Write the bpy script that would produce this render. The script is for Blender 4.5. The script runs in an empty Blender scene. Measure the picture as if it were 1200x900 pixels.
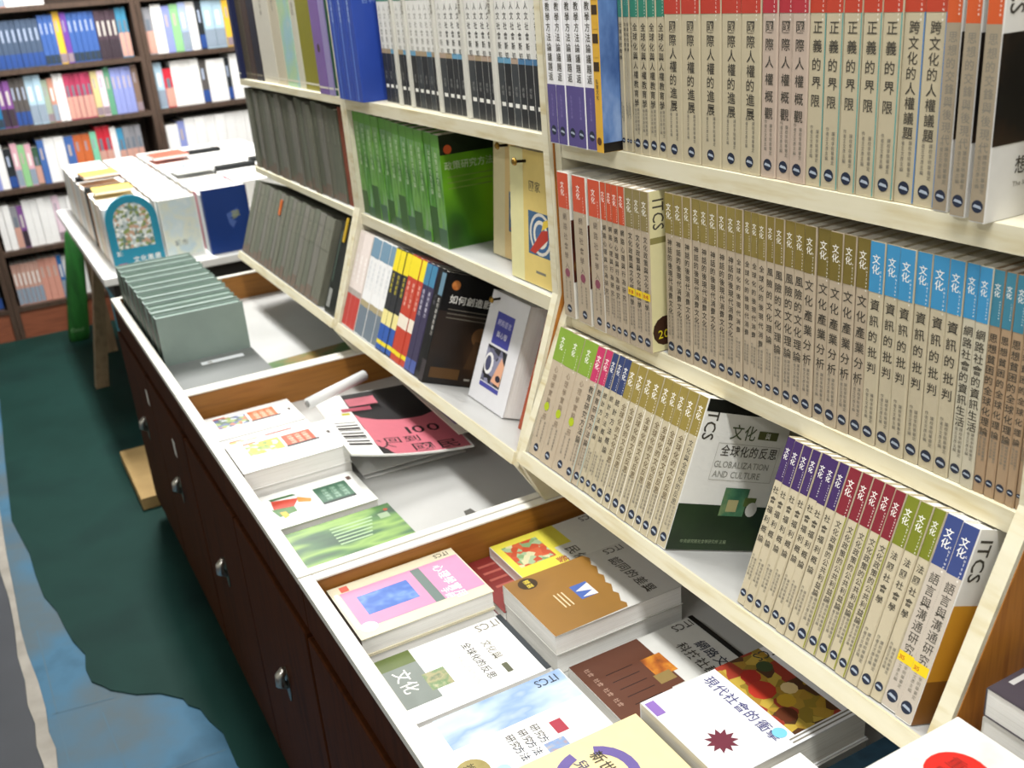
import bpy, bmesh, math, random
from mathutils import Matrix, Vector
random.seed(7)
scn = bpy.context.scene
COL = scn.collection
RIM = 0.70                      # height of the cabinet rim above the floor; measurements below are taken from the rim

# ---------------------------------------------------------------- camera
cam_d = bpy.data.cameras.new('camera')
cam = bpy.data.objects.new('camera', cam_d); COL.objects.link(cam)
Rr = ((0.47883086, 0.87445629, -0.07776379), (0.29649649, -0.24445432, -0.92321824), (-0.82632369, 0.41900869, -0.37632549))
cp = (1.24472211, -0.27054838, 0.76747359 + RIM)
M = Matrix.Identity(4)
for i in range(3):
    M[i][0] = Rr[0][i]; M[i][1] = -Rr[1][i]; M[i][2] = -Rr[2][i]; M[i][3] = cp[i]
cam.matrix_world = M
cam_d.sensor_width = 36; cam_d.sensor_fit = 'HORIZONTAL'; cam_d.lens = 36 * 1189.1 / 1200
cam_d.clip_start = 0.02; cam_d.clip_end = 60
cam_d.dof.use_dof = True; cam_d.dof.focus_distance = 1.15; cam_d.dof.aperture_fstop = 8.0
scn.camera = cam

# ---------------------------------------------------------------- light level
scn.view_settings.view_transform = 'Standard'
scn.view_settings.look = 'None'
scn.view_settings.gamma = 1.0
scn.view_settings.use_curve_mapping = False
scn.view_settings.exposure = -0.12
w = bpy.data.worlds.new('world'); scn.world = w; w.use_nodes = True
w.node_tree.nodes['Background'].inputs[0].default_value = (0.90, 0.95, 1.0, 1)
w.node_tree.nodes['Background'].inputs[1].default_value = 0.30
LAMP_Z = 2.62
LAMPS = [  # x, y, length along x, watts, what it hangs over
    (1.15, 0.08, 1.2, 37, 'white ceiling tube lamp above the nearest cabinet'),
    (-0.75, 0.14, 1.2, 27, 'white ceiling tube lamp above the pink magazine tray'),
    (-2.85, 0.30, 1.2, 110, 'white ceiling tube lamp above the far book table'),
    (1.10, -1.45, 1.2, 18, 'unseen white fill lamp added over the aisle to brighten the book spines'),  # unseen, added as weak fill light for the upright spines
]

# ---------------------------------------------------------------- materials (all procedural)
_m = {}
def lin(h):
    h = h.lstrip('#'); v = [int(h[i:i+2], 16) / 255 for i in (0, 2, 4)]
    return [(c / 12.92 if c <= .04045 else ((c + .055) / 1.055) ** 2.4) for c in v] + [1]
def new_mat(name):
    m = bpy.data.materials.new(name); m.use_nodes = True
    return m, m.node_tree, m.node_tree.nodes['Principled BSDF']
def paper(h, rough=.45, var=.05):
    k = ('p', h, rough)
    if k in _m: return _m[k]
    m, nt, b = new_mat('print_' + h.lstrip('#'))
    c = lin(h)
    n = nt.nodes.new('ShaderNodeTexNoise'); n.inputs['Scale'].default_value = 60; n.inputs['Detail'].default_value = 3
    tc = nt.nodes.new('ShaderNodeTexCoord'); nt.links.new(tc.outputs['Object'], n.inputs['Vector'])
    mx = nt.nodes.new('ShaderNodeMix'); mx.data_type = 'RGBA'
    mx.inputs[6].default_value = [x * (1 - var) for x in c[:3]] + [1]; mx.inputs[7].default_value = [min(1, x * (1 + var)) for x in c[:3]] + [1]
    nt.links.new(n.outputs['Fac'], mx.inputs[0]); nt.links.new(mx.outputs[2], b.inputs['Base Color'])
    b.inputs['Roughness'].default_value = rough; b.inputs['Specular IOR Level'].default_value = .35
    _m[k] = m; return m
def ramp_mat(name, cols, scale=12, vec='Object', kind='noise', rough=.45, stretch=(1, 1, 1), const=False, detail=4):
    if name in _m: return _m[name]
    m, nt, b = new_mat(name)
    tc = nt.nodes.new('ShaderNodeTexCoord'); mp = nt.nodes.new('ShaderNodeMapping'); mp.inputs['Scale'].default_value = stretch
    nt.links.new(tc.outputs[vec], mp.inputs['Vector'])
    if kind == 'noise':
        t = nt.nodes.new('ShaderNodeTexNoise'); t.inputs['Scale'].default_value = scale; t.inputs['Detail'].default_value = detail; out = t.outputs['Fac']
    elif kind == 'voronoi':
        t = nt.nodes.new('ShaderNodeTexVoronoi'); t.inputs['Scale'].default_value = scale; out = None
        sp = nt.nodes.new('ShaderNodeSeparateColor'); nt.links.new(t.outputs['Color'], sp.inputs[0]); out = sp.outputs[0]
    else:
        t = nt.nodes.new('ShaderNodeTexWave'); t.inputs['Scale'].default_value = scale; t.inputs['Distortion'].default_value = 4; out = t.outputs['Fac']
    nt.links.new(mp.outputs[0], t.inputs['Vector'])
    r = nt.nodes.new('ShaderNodeValToRGB'); e = r.color_ramp.elements
    lo, hi = (.3, .7) if kind == 'noise' else (0, 1)
    n = len(cols)
    while len(e) < n: e.new(.5)
    for i, c in enumerate(cols):
        e[i].position = lo + (hi - lo) * i / max(1, n - 1 if not const else n); e[i].color = lin(c)
    if const: r.color_ramp.interpolation = 'CONSTANT'
    nt.links.new(out, r.inputs[0]); nt.links.new(r.outputs[0], b.inputs['Base Color'])
    b.inputs['Roughness'].default_value = rough
    _m[name] = m; return m
def metal(h, rough=.35):
    k = ('m', h)
    if k in _m: return _m[k]
    m, nt, b = new_mat('metal_' + h.lstrip('#')); b.inputs['Base Color'].default_value = lin(h); b.inputs['Metallic'].default_value = 1
    n = nt.nodes.new('ShaderNodeTexNoise'); n.inputs['Scale'].default_value = 80
    mr = nt.nodes.new('ShaderNodeMapRange'); mr.inputs[3].default_value = rough - .1; mr.inputs[4].default_value = rough + .1
    nt.links.new(n.outputs['Fac'], mr.inputs[0]); nt.links.new(mr.outputs[0], b.inputs['Roughness'])
    _m[k] = m; return m
def wood(name, a, b_, axis=(3, 30, 30), rough=.45): return ramp_mat(name, [a, b_, a], 3, 'Object', 'noise', rough, axis, detail=8)
PAGES = ramp_mat('page_edges', ['#d3cdbe', '#efece2', '#ded9cc'], 1, 'Object', 'noise', .85, (900, 6, 6), detail=2)
PAGES_W = ramp_mat('page_edges_white', ['#e4e2dc', '#f8f7f4', '#eeece6'], 1, 'Object', 'noise', .85, (900, 6, 6), detail=2)
SHELF = ramp_mat('cream_laminate', ['#cbc4aa', '#ddd7c1', '#d5cdb4'], 5, rough=.5, stretch=(1, 6, 6))
SHELF_EDGE = ramp_mat('worn_shelf_edge', ['#cdbf95', '#ddd6bb', '#e0dac2'], 9, rough=.55, stretch=(1, 8, 8), detail=8)
SHELF_GREY = ramp_mat('grey_laminate', ['#b9b9b6', '#c9c9c7'], 4, rough=.35)
CAB = wood('dark_brown_veneer', '#331706', '#45220c', (14, 14, 1.2), .65); CAB.node_tree.nodes['Principled BSDF'].inputs['Specular IOR Level'].default_value = .08
TRAYWOOD = ramp_mat('warm_brown_veneer', ['#84541a', '#996424', '#8c5a1e'], 3, rough=.5, stretch=(40, 2, 30), detail=3)
SIDEWOOD = wood('side_veneer', '#9a5c1c', '#b8772b', (30, 30, 2), .4)
RIMW = paper('#e9e6dc', .35)
DARKCASE = wood('walnut_dark', '#3a2c22', '#4d3b30', (16, 16, 2), .45)
PLINTH = wood('reddish_plinth', '#6e3c28', '#874d34', (20, 2, 20), .5)

# ---------------------------------------------------------------- mesh helpers
_gl = {}
def glyph(ch):
    if ch in _gl: return _gl[ch]
    cu = bpy.data.curves.new('tmp', 'FONT'); cu.body = ch; cu.size = 1; cu.resolution_u = 2; cu.offset = .008
    ob = bpy.data.objects.new('tmp', cu); COL.objects.link(ob)
    dg = bpy.context.evaluated_depsgraph_get()
    me = bpy.data.meshes.new_from_object(ob.evaluated_get(dg))
    vs = [(v.co.x, v.co.y) for v in me.vertices]; fs = [tuple(p.vertices) for p in me.polygons]
    if vs:
        x0 = min(v[0] for v in vs); x1 = max(v[0] for v in vs)
        if ord(ch) > 0x2e80: sx, sy, wd = x0 - .06, -.08, 1.0
        else: sx, sy, wd = x0 - .03, 0, (x1 - x0) + .08
        vs = [(a - sx, b - sy) for a, b in vs]
    else: wd = .3
    bpy.data.objects.remove(ob); bpy.data.curves.remove(cu); bpy.data.meshes.remove(me)
    _gl[ch] = (vs, fs, wd); return _gl[ch]

class MB:
    def __init__(s): s.v = []; s.f = []; s.mi = []; s.mats = []; s.sm = []; s.k = 0
    def m(s, mat):
        if mat not in s.mats: s.mats.append(mat)
        return s.mats.index(mat)
    def add(s, vs, fs, mat, smooth=False):
        o = len(s.v); s.v += [tuple(v) for v in vs]; k = s.m(mat)
        for f in fs: s.f.append(tuple(i + o for i in f)); s.mi.append(k); s.sm.append(smooth)
        return s
    def box(s, x0, x1, y0, y1, z0, z1, mat):
        vs = [(x, y, z) for z in (z0, z1) for y in (y0, y1) for x in (x0, x1)]
        return s.add(vs, [(0, 2, 3, 1), (4, 5, 7, 6), (0, 1, 5, 4), (2, 6, 7, 3), (0, 4, 6, 2), (1, 3, 7, 5)], mat)
    def prism(s, poly, axis, a0, a1, mat):           # poly: 2D points, extruded along axis 'x','y','z'
        n = len(poly)
        def P(p, a): return {'x': (a, p[0], p[1]), 'y': (p[0], a, p[1]), 'z': (p[0], p[1], a)}[axis]
        vs = [P(p, a0) for p in poly] + [P(p, a1) for p in poly]
        fs = [tuple(range(n)), tuple(range(2 * n - 1, n - 1, -1))] + [(i, i + n, (i + 1) % n + n, (i + 1) % n) for i in range(n)]
        return s.add(vs, fs, mat)
    def tube(s, pts, r, mat, n=10, smooth=True):
        pts = [Vector(p) for p in pts]; rs = r if isinstance(r, (list, tuple)) else [r] * len(pts)
        vs = []
        for i, p in enumerate(pts):
            d = (pts[min(i + 1, len(pts) - 1)] - pts[max(i - 1, 0)]).normalized()
            u = d.orthogonal().normalized() if i == 0 else (u - d * u.dot(d)).normalized()
            w_ = d.cross(u)
            vs += [p + (u * math.cos(2 * math.pi * k / n) + w_ * math.sin(2 * math.pi * k / n)) * rs[i] for k in range(n)]
        L = len(pts); fs = [(i * n + k, i * n + (k + 1) % n, (i + 1) * n + (k + 1) % n, (i + 1) * n + k) for i in range(L - 1) for k in range(n)]
        fs += [tuple(range(n - 1, -1, -1)), tuple(range((L - 1) * n, L * n))]
        return s.add(vs, fs, mat, smooth)
    # flat print on a plane given by origin o and two unit vectors
    def pq(s, fr, a0, a1, b0, b1, mat, e=0): return s.poly(fr, [(a0, b0), (a1, b0), (a1, b1), (a0, b1)], mat, e)
    def poly(s, fr, pts, mat, e=0):
        o, u, v, n = fr; s.k += 1                    # later prints lie over earlier ones
        return s.add([o + u * a + v * b + n * (PE + s.k * PS) for a, b in pts], [tuple(range(len(pts)))], mat)
    def disc(s, fr, a, b, r, mat, e=0, n=14, ry=None):
        return s.poly(fr, [(a + r * math.cos(2 * math.pi * k / n), b + (ry or r) * math.sin(2 * math.pi * k / n)) for k in range(n)], mat, e)
    def text(s, fr, txt, a, b, size, mat, vert=False, e=1, gap=1.06, wid=1.0):  # vert: centred on a, going down from b; else starts at (a, b)
        o, u, v, n = fr; s.k += 1; off = n * (PE + s.k * PS)
        for ch in txt:
            if ch == ' ':
                if vert: b -= size * .5
                else: a += size * .35 * wid
                continue
            vs, fs, wd = glyph(ch)
            if vert: oa, ob_ = a - size * wid * wd / 2, b - size
            else: oa, ob_ = a, b
            s.add([o + u * (oa + x * size * wid) + v * (ob_ + y * size) + off for x, y in vs], fs, mat)
            if vert: b -= size * gap
            else: a += size * wd * wid * gap
        return s
    def mesh(s, name):
        me = bpy.data.meshes.new(name); me.from_pydata(s.v, [], s.f)
        for m_ in s.mats: me.materials.append(m_)
        me.polygons.foreach_set('material_index', s.mi); me.polygons.foreach_set('use_smooth', s.sm); me.update()
        return me
PE = 0.00020; PS = 0.000014
def side_title(m, fr, h, size, mat, a=.006, b=.010):     # lettering that runs down beside the spine
    o, u, v, n = fr; m.text((o + u * a + v * (h - b), -v, u, n), 'ITCS', 0, 0, size, mat, False, 1, 1.0, .8)
def frame(o, u, v):
    o, u, v = Vector(o), Vector(u), Vector(v); return (o, u, v, u.cross(v))

def obj(name, mesh, parent=None, loc=(0, 0, 0), mat=None):
    if isinstance(mesh, MB): mesh = mesh.mesh(name)
    o = bpy.data.objects.new(name, mesh); COL.objects.link(o); o.location = loc
    if parent: o.parent = parent
    return o
def tag(o, label, cat, group=None):
    o['label'] = short(label); o['category'] = cat
    if group: o['group'] = group
    return o
def short(l):
    for w_ in (' from far end', ' the', ' beige', ' in a long run', ' on', ' with bold lettering'):
        if len(l.split()) > 16 and w_ != ' from far end': l = l.replace(w_, '', 1)
    return l
def thing(name, label, cat, loc=(0, 0, 0), rot=(0, 0, 0), group=None):
    o = bpy.data.objects.new(name, None); COL.objects.link(o); o.location = loc; o.rotation_euler = rot; o.empty_display_size = .05
    return tag(o, label, cat, group)
def struct(name, mb, loc=(0, 0, 0)):
    o = obj(name, mb, None, loc); o['kind'] = 'structure'; return o
def bevel(o, wd=.002, seg=2):
    b = o.modifiers.new('bevel', 'BEVEL'); b.width = wd; b.segments = seg; b.limit_method = 'ANGLE'; return o
ORD = 'first second third fourth fifth sixth seventh eighth ninth tenth eleventh twelfth thirteenth fourteenth fifteenth sixteenth seventeenth eighteenth nineteenth twentieth'.split()
def ordn(i): return ORD[i] if i < 20 else ('twenty-' if i < 30 else 'thirty-') + ORD[(i - 20) % 10] if i != 29 else 'thirtieth'
NUM = 'zero one two three four five six seven eight nine ten eleven twelve thirteen fourteen fifteen sixteen seventeen eighteen nineteen twenty twenty-one twenty-two twenty-three twenty-four twenty-five twenty-six twenty-seven twenty-eight twenty-nine thirty thirty-one thirty-two thirty-three'.split()

# ---------------------------------------------------------------- room shell
def sheet(poly, z0, z1, mat): return MB().prism(poly, 'z', z0, z1, mat)
X0, X1, Y0, Y1, CZ = -4.45, 3.2, -2.6, 2.4, 2.8
FLOORB = ramp_mat('blue_floor_base', ['#2f4b5e', '#456c86', '#55646c', '#3e637d'], 2.5, rough=.6, detail=8)
SPEC = lambda m, v: (m.node_tree.nodes['Principled BSDF'].inputs['Specular IOR Level'].__setattr__('default_value', v), m)[1]
GREENV = ramp_mat('green_vinyl', ['#112d28', '#173631', '#0f2725'], 2.0, rough=.65, detail=9)
SPEC(GREENV, .12); SPEC(FLOORB, .15)
DARKV = ramp_mat('charcoal_vinyl', ['#2d3036', '#3a3d44'], 3, rough=.6)
STRIP = ramp_mat('torn_backing', ['#8a857c', '#a39d94'], 14, rough=.8)
WALLM = ramp_mat('off_white_paint', ['#d9d7cf', '#e4e2da'], 3, rough=.8)
fl = struct('floor', MB().box(X0, X1, Y0, Y1, -.06, 0, FLOORB))
edge = [(-4.40, -.37), (-3.6, -.39), (-3.179, -.38), (-2.513, -.401), (-2.001, -.413), (-1.734, -.382), (-1.6, -.378), (-1.458, -.368), (-1.36, -.345), (-1.282, -.337), (-1.19, -.325), (-1.112, -.305), (-1.05, -.312), (-.988, -.306),
        (-.955, -.285), (-.929, -.272), (-.878, -.223), (-.85, -.175), (-.799, -.133), (-.77, -.128), (-.741, -.108), (-.69, -.1), (-.632, -.083), (-.52, -.082), (-.4, -.06), (-.2, -.03), (-.2, .1), (-.2, 2.3), (-4.40, 2.3)]
g = obj('green_sheet', sheet(edge, 0.0, .004, GREENV), fl); g['label'] = 'dark green vinyl sheet with torn edge'
sL = [(-4.3, -.50), (-2.6, -.49), (-2.1, -.478), (-1.682, -.465), (-1.5, -.452), (-1.33, -.449), (-1.2, -.452), (-1.082, -.444), (-.98, -.446), (-.902, -.437), (-.82, -.441), (-.744, -.433), (-.4, -.43), (.6, -.41), (3.1, -.40)]
sR = [(3.1, -.37), (.6, -.38), (-.4, -.402), (-.727, -.408), (-.79, -.405), (-.853, -.413), (-.95, -.411), (-1.064, -.417), (-1.2, -.43), (-1.32, -.436), (-1.5, -.437), (-1.777, -.442), (-2.09, -.442), (-2.6, -.455), (-4.3, -.47)]
obj('backing_strip', sheet(sL + sR, 0, .005, STRIP), fl)
obj('charcoal_sheet', sheet([(-4.3, -2.5)] + [(3.1, -2.5)] + [(a, b - .001) for a, b in sL[::-1]], 0, .004, DARKV), fl)
SEAM = paper('#4a6678', .7)
sm = MB()
for pts in ([(-1.3, -.40), (-.3, -.375)], [(-.92, -.40), (-.90, -.27)], [(-.6, -.40), (-.58, -.09)], [(-.86, -.30), (-.45, -.27)]):
    (a, b), (c, d) = pts; n = Vector((d - b, a - c)).normalized() * .0016
    sm.add([(a + n.x, b + n.y, .0006), (c + n.x, d + n.y, .0006), (c - n.x, d - n.y, .0006), (a - n.x, b - n.y, .0006)], [(0, 1, 2, 3)], SEAM)
obj('floor_seam', sm, fl)
struct('ceiling', MB().box(X0, X1, Y0, Y1, CZ, CZ + .08, WALLM))
struct('wall_far', MB().box(X0 - .1, X0, Y0, Y1, 0, CZ, WALLM))
struct('wall_near', MB().box(X1, X1 + .1, Y0, Y1, 0, CZ, WALLM))
struct('wall_aisle', MB().box(X0, X1, Y0 - .1, Y0, 0, CZ, WALLM))
struct('wall_back', MB().box(X0, X1, Y1, Y1 + .1, 0, CZ, WALLM))

# ---------------------------------------------------------------- lamps
EM, nt, b = new_mat('lit_tube'); b.inputs['Emission Color'].default_value = (.95, .98, 1, 1); b.inputs['Emission Strength'].default_value = 6
for x, y, L, wt, lab in LAMPS:
    t = thing('ceiling_lamp', lab, 'lamp', (x, y, LAMP_Z))
    h = MB().prism([(-.12, .02), (.12, .02), (.07, .18), (-.07, .18)], 'x', -L / 2 - .04, L / 2 + .04, paper('#e8e8e4', .4)); obj('housing', h, t)
    for s in (-1, 1): obj('tube', MB().tube([(-L / 2, s * .05, .0), (L / 2, s * .05, .0)], .013, EM), t)
    ld = bpy.data.lights.new('lamp_light', 'AREA'); ld.shape = 'RECTANGLE'; ld.size = L; ld.size_y = .18; ld.energy = wt; ld.color = (1, .99, .96)
    lo = bpy.data.objects.new('lamp_light', ld); COL.objects.link(lo); lo.parent = t; lo.location = (0, 0, -.02)

# ---------------------------------------------------------------- cabinets with book trays
TF = -.075                                            # tray floor, below the rim
CARDS = {(-1.738, 1): (-1.020, -.19), (-1.738, 0): (-1.34, -.17)}; WHITE_CARD = paper('#d8d6d0', .6)
def cabinet(x0, x1, lab):
    W = x1 - x0; t = thing('display_cabinet', lab, 'cabinet', (x0, 0, 0), group='tray-topped cabinets in a row')
    Z = RIM; g_ = .002
    c = MB().box(g_, W - g_, .012, .66, .06, Z + TF - .014, CAB); obj('carcass', c, t)
    obj('plinth', MB().box(.01, W - .01, .04, .64, 0, .06, paper('#1a0f08', .6)), t)
    obj('tray_floor', MB().box(.018, W - .018, .018, .655, Z + TF - .012, Z + TF, SHELF_GREY), t)
    for i, (a, b_, y0, y1) in enumerate(((g_, W - g_, 0, .018), (.018, W - .018, .50, .516), (g_, .018, .018, .66), (W - .018, W - g_, .018, .66))):
        wd = MB().box(a, b_, y0, y1, Z + TF - .012, Z - .004, (CAB, SHELF_GREY, TRAYWOOD, TRAYWOOD)[i]); o = obj(('front_board', 'back_board', 'end_board', 'end_board')[i], wd, t)
        if i != 1: bevel(obj('white_edging', MB().box(a, b_, y0, y1, Z - .004, Z, RIMW), o), .001, 1)
        if i == 0: obj('front_edging', MB().box(a, b_, -.0025, 0, Z - .012, Z, RIMW), o)
    for k in range(2):
        a, b_ = (.008 + k * W / 2, W / 2 - .003 + k * W / 2)
        a, b_ = (.006, W / 2 - .002) if k == 0 else (W / 2 + .002, W - .006)
        d = bevel(obj('door', MB().box(a, b_, -.006, .012, .075, Z + TF - .02, CAB), t), .003)
        h = MB(); m_ = (a + b_) / 2 + .01
        h.prism([(m_ + .013 * math.cos(q * math.pi / 8), .385 + .036 * math.sin(q * math.pi / 8)) for q in range(16)], 'y', -.008, -.006, metal('#8d8a82', .3))
        h.tube([(m_, -.008, .416), (m_, -.018, .405), (m_, -.019, .390), (m_, -.008, .380)], [.007, .009, .009, .006], metal('#bdbab2', .3), 8)
        obj('handle', h, d)
        if (x0, k) in CARDS: ca, cz = CARDS[(x0, k)]; obj('label_card', MB().box(ca - x0 - .012, ca - x0 + .012, -.0068, -.006, RIM + cz - .02, RIM + cz + .02, WHITE_CARD), d)
    return t
cabinet(-1.738, -.843, 'brown cabinet with upright grey-green books in its tray')
cabinet(-.843, 0, 'brown cabinet with pink magazine and green book in its tray')
cabinet(0, .775, 'brown cabinet with gold and pink books in its tray')
cabinet(.775, 1.62, 'brown cabinet carrying the book stack with a red-seal cover')

# ---------------------------------------------------------------- bookcases above the trays (kinked fronts)
LEAN = math.radians(21)
def bookcase(x0, x1, zA, zB, zC, yU, yC, lab, open_end=False, th=.022):
    t = thing('bookcase', lab, 'bookcase', (x0, 0, RIM), group='cream bookcases in a row'); W = x1 - x0; top = 1.05; yb = .665; s_ = .016
    prof = [(yU - .004, top), (yU - .004, zB + .01), (yC - .006, zC - .02), (yC + .03, .001), (yb, .001), (yb, top)]
    for k, a in enumerate((0.001, W - s_ - .001)):
        back = open_end and k == 0
        o = obj('side_panel', MB().prism([(.56, top), (.56, .001), (yb, .001), (yb, top)] if back else prof, 'x', a, a + s_, SHELF), t)
        if back: continue
        e = MB()
        for (p, q) in ((prof[0], prof[1]), (prof[1], prof[2])):
            e.add([(a, p[0] - .0006, p[1]), (a + s_, p[0] - .0006, p[1]), (a + s_, q[0] - .0006, q[1]), (a, q[0] - .0006, q[1])], [(3, 2, 1, 0)], SHELF_EDGE)
        obj('edge_band', e, o)
        if k == 1:
            obj('veneer', MB().prism([(p[0] + (.006 if i < 4 else 0), p[1]) for i, p in enumerate(prof)], 'x', W - .001, W - .0002, SIDEWOOD), o)
    obj('back_panel', MB().box(s_, W - s_, yb - .006, yb, .03, top, SHELF), t)
    obj('top_board', MB().box(s_, W - s_, yU, yb - .006, top - .02, top, SHELF), t)
    for z, nm in ((zA, 'shelf'), (zB, 'shelf')):
        o = obj(nm, MB().box(s_, W - s_, yU + .001, yb - .006, z - th, z, SHELF_GREY if z == zB else SHELF), t)
        obj('edge_band', MB().box(s_, W - s_, yU - .004, yU + .001, z - th - .001, z, SHELF_EDGE), o)
    o = obj('sloping_shelf', MB().box(.0185, W - .0185, .001, .225, -.018, 0, SHELF_GREY), t, (0, yC, zC)); o.rotation_euler.x = -LEAN
    obj('edge_band', MB().box(s_, W - s_, -.003, .001, -.02, 0, SHELF_EDGE), o)
    return t
bookcase(-1.69, -.843, .551, .31, .08, .454, .366, 'cream bookcase with grey bound volumes on its shelves', True, .015)
bookcase(-.843, 0, .551, .31, .08, .454, .366, 'cream bookcase with green books and two hanging yellow books')
bookcase(0, .775, .545, .295, .095, .463, .363, 'cream bookcase filled with beige banded paperbacks')

# ---------------------------------------------------------------- books
CT = .0011
def book_meshes(t, h, d, cover, spine=None, front=None, pages=PAGES, hard=False):
    c = .0025 if hard else CT; ch = min(.0012, t * .2)
    cm = MB(); cmat = cover if not isinstance(cover, str) else paper(cover)
    cm.prism([(0, d), (0, ch), (ch, 0), (t - ch, 0), (t, ch), (t, d), (t - c, d), (t - c, c), (c, c), (c, d)], 'z', 0, h, cmat)
    if spine: spine(cm, frame((0, 0, 0), (1, 0, 0), (0, 0, 1)), t, h)
    if front: front(cm, frame((t, 0, 0), (0, 1, 0), (0, 0, 1)), d, h)
    i = .004 if hard else .0012
    pm = MB().box(c * .98, t - c * .98, c * .98, d - i - .001, i * .6, h - i, pages)
    return cm.mesh('cover'), pm.mesh('page_block')
def place(meshes, label, cat, loc, rot=(0, 0, 0), group=None, name='paperback_book'):
    r = thing(name, label, cat, loc, rot, group)
    obj('cover', meshes[0], r); obj('page_block', meshes[1], r)
    return r

INK = paper('#444038', .6); WHITE = paper('#f2f0ea', .4); NAVYINK = paper('#20283c', .5); GREYINK = paper('#7d786c', .6)
def logo(m, fr, x, z, r):
    m.disc(fr, x, z, r, NAVYINK, 1); m.poly(fr, [(x - r * .8, z - r * .1), (x + r * .8, z - r * .35), (x + r * .55, z + r * .1), (x - r * .5, z + r * .3)], paper('#a8b2c0'), 2)
def series_spine(band, title, sub='著者 譯者', bandh=.05, ink=INK, ts=None, mark='文化', mark2='弘智', sticker=None, edge=None, author=True, lg=True, blob=None):
    bm_ = paper(band)
    def f(m, fr, t, h):
        m.pq(fr, .0006, t - .0006, h - bandh, h - .0006, bm_)
        ms = min(.010, t * .55)
        m.text(fr, mark, t * .42, h - .012, ms, WHITE, True, 2, 1.0)
        m.text(fr, 'culture', t * .78, h - .026, min(.004, t * .22), WHITE, True, 2, 1.0)
        s_ = min(ts or .0125, t * (.8 if ts else .62))
        avail = h - bandh - .062; s_ = min(s_, avail / (len(title) * 1.08)); s2 = avail / len(title) / s_
        m.text(fr, title, t * .5, h - bandh - .006, s_, ink, True, 1, min(s2, 1.35), 1.0)
        if author:
            m.text(fr, '作者王文彥主編', t * .33, .060, min(.0042, t * .28), GREYINK, True, 1, 1.1)
            m.text(fr, '譯校李明華審定', t * .68, .056, min(.0042, t * .28), GREYINK, True, 1, 1.1)
        if lg: logo(m, fr, t * .5, .0135, min(.0062, t * .36))
        if blob: m.disc(fr, t * .5, blob[0], min(.0065, t * .42), paper(blob[1]), 1, ry=.0065)
        if sticker: m.pq(fr, .0004, t - .0004, sticker[0], sticker[0] + .010, paper('#e8c81e'), 3); m.text(fr, sticker[1], t * .1, sticker[0] + .0022, min(.007, t * .32), paper('#b3301c'), False, 5, 1.0)
        if edge: m.pq(fr, t - .0016, t - .0002, .001, h - bandh, paper(edge), 1)
    return f
BEIGE = '#b9ae93'; BEIGE2 = '#b5a690'; BROWNB = '#a98f72'; PALEB = '#bfb49a'
IT = {}
def row(xs, y, z, key, make, desc, shelf, lean=0, h=.21, cat='book', group=None, name='paperback_book', dys=None, start=0, total=None):
    n = len(xs) - 1; total = total or n
    for i in range(n):
        x0, x1 = xs[i] + .0002, xs[i + 1] - .0002; t = round(x1 - x0, 4)
        k = (key, round(t, 3))
        if k not in IT: IT[k] = make(round(t, 3))
        dy = (dys[i] if dys else random.uniform(-.0012, .0012))
        n_ = total
        lab = f'{desc} on {shelf}' if n_ == 1 else f'{ordn(i + start)} of {NUM[n_]} {desc} on {shelf} from far end'
        place(IT[k], lab, cat, (x0, y + dy, z + RIM + .0006), (lean, 0, 0), group, name)

# --- near bay, top shelf (spines run out of the picture at the top)
NT = 'near top shelf'; yA, zA, zB, zC3, yC3 = .463, .545, .295, .095, .363
def wp(m, fr, t, h):
    m.pq(fr, .0006, t - .0006, .001, .078, paper('#574c86')); m.text(fr, '處世教學方法論議題返', t * .5, h - .004, .0115, INK, True, 1, 1.08)
    m.text(fr, '弘智文化主編', t * .5, .066, .0045, paper('#7d74a8'), True, 1, 1.1); logo(m, fr, t * .5, .018, .0065)
row([.0225, .0460, .0695, .0930, .1165, .140], .440, zA, 'wp', lambda t: book_meshes(t, .21, .15, '#e9e8ea', wp), 'white paperbacks with purple foot', NT, group='books on the near top shelf')
def ys(m, fr, t, h):
    for k in range(7): m.pq(fr, t * .15, t * .9, h - .012 - k * .0165, h - .001 - k * .0165, paper('#3b2a18' if k % 2 == 0 else '#d8a83a'))
    m.text(fr, '弘智文化', t * .5, .09, .006, INK, True, 1); m.disc(fr, t * .5, .014, .005, paper('#5a3a1a'))
BLUEC = ramp_mat('blue_photo_cover', ['#2f4f86', '#5f7fb4', '#8fa6cc'], 14, stretch=(1, 2, 1))
def bf(m, fr, d, h):
    m.pq(fr, .0005, d, .012, h, BLUEC); m.pq(fr, .0005, d, .0004, .012, paper('#14100e'))
row([.1405, .1565], .438, zA, 'ys', lambda t: book_meshes(t, .21, .15, '#d8a83a', ys, bf), 'paperback with yellow spine and blue photo cover', NT, group='books on the near top shelf')
row([.1600, .1690, .1765, .1840, .1900], yA + .002, zA, 'tl1', lambda t: book_meshes(t, .21, .15, BEIGE, series_spine('#3f8273', '全球化社會學', author=True)), 'thin beige teal-topped paperbacks', NT, start=0, total=8, group='books on the near top shelf')
row([.1900, .2058, .2218, .2383, .2548], yA, zA, 'tl2', lambda t: book_meshes(t, .21, .15, BEIGE, series_spine('#2f7a64', '全球化與人權教育學')), 'thin beige teal-topped paperbacks', NT, start=4, total=8, group='books on the near top shelf')
row([.2553, .2865, .3188, .3532, .3853, .4160], yA, zA, 'red1', lambda t: book_meshes(t, .21, .15, BEIGE, series_spine('#b23a2c', '國際人權的進展', ts=.0145, bandh=.047)), 'thick beige red-topped paperbacks with bold lettering', NT, group='books on the near top shelf')
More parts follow.
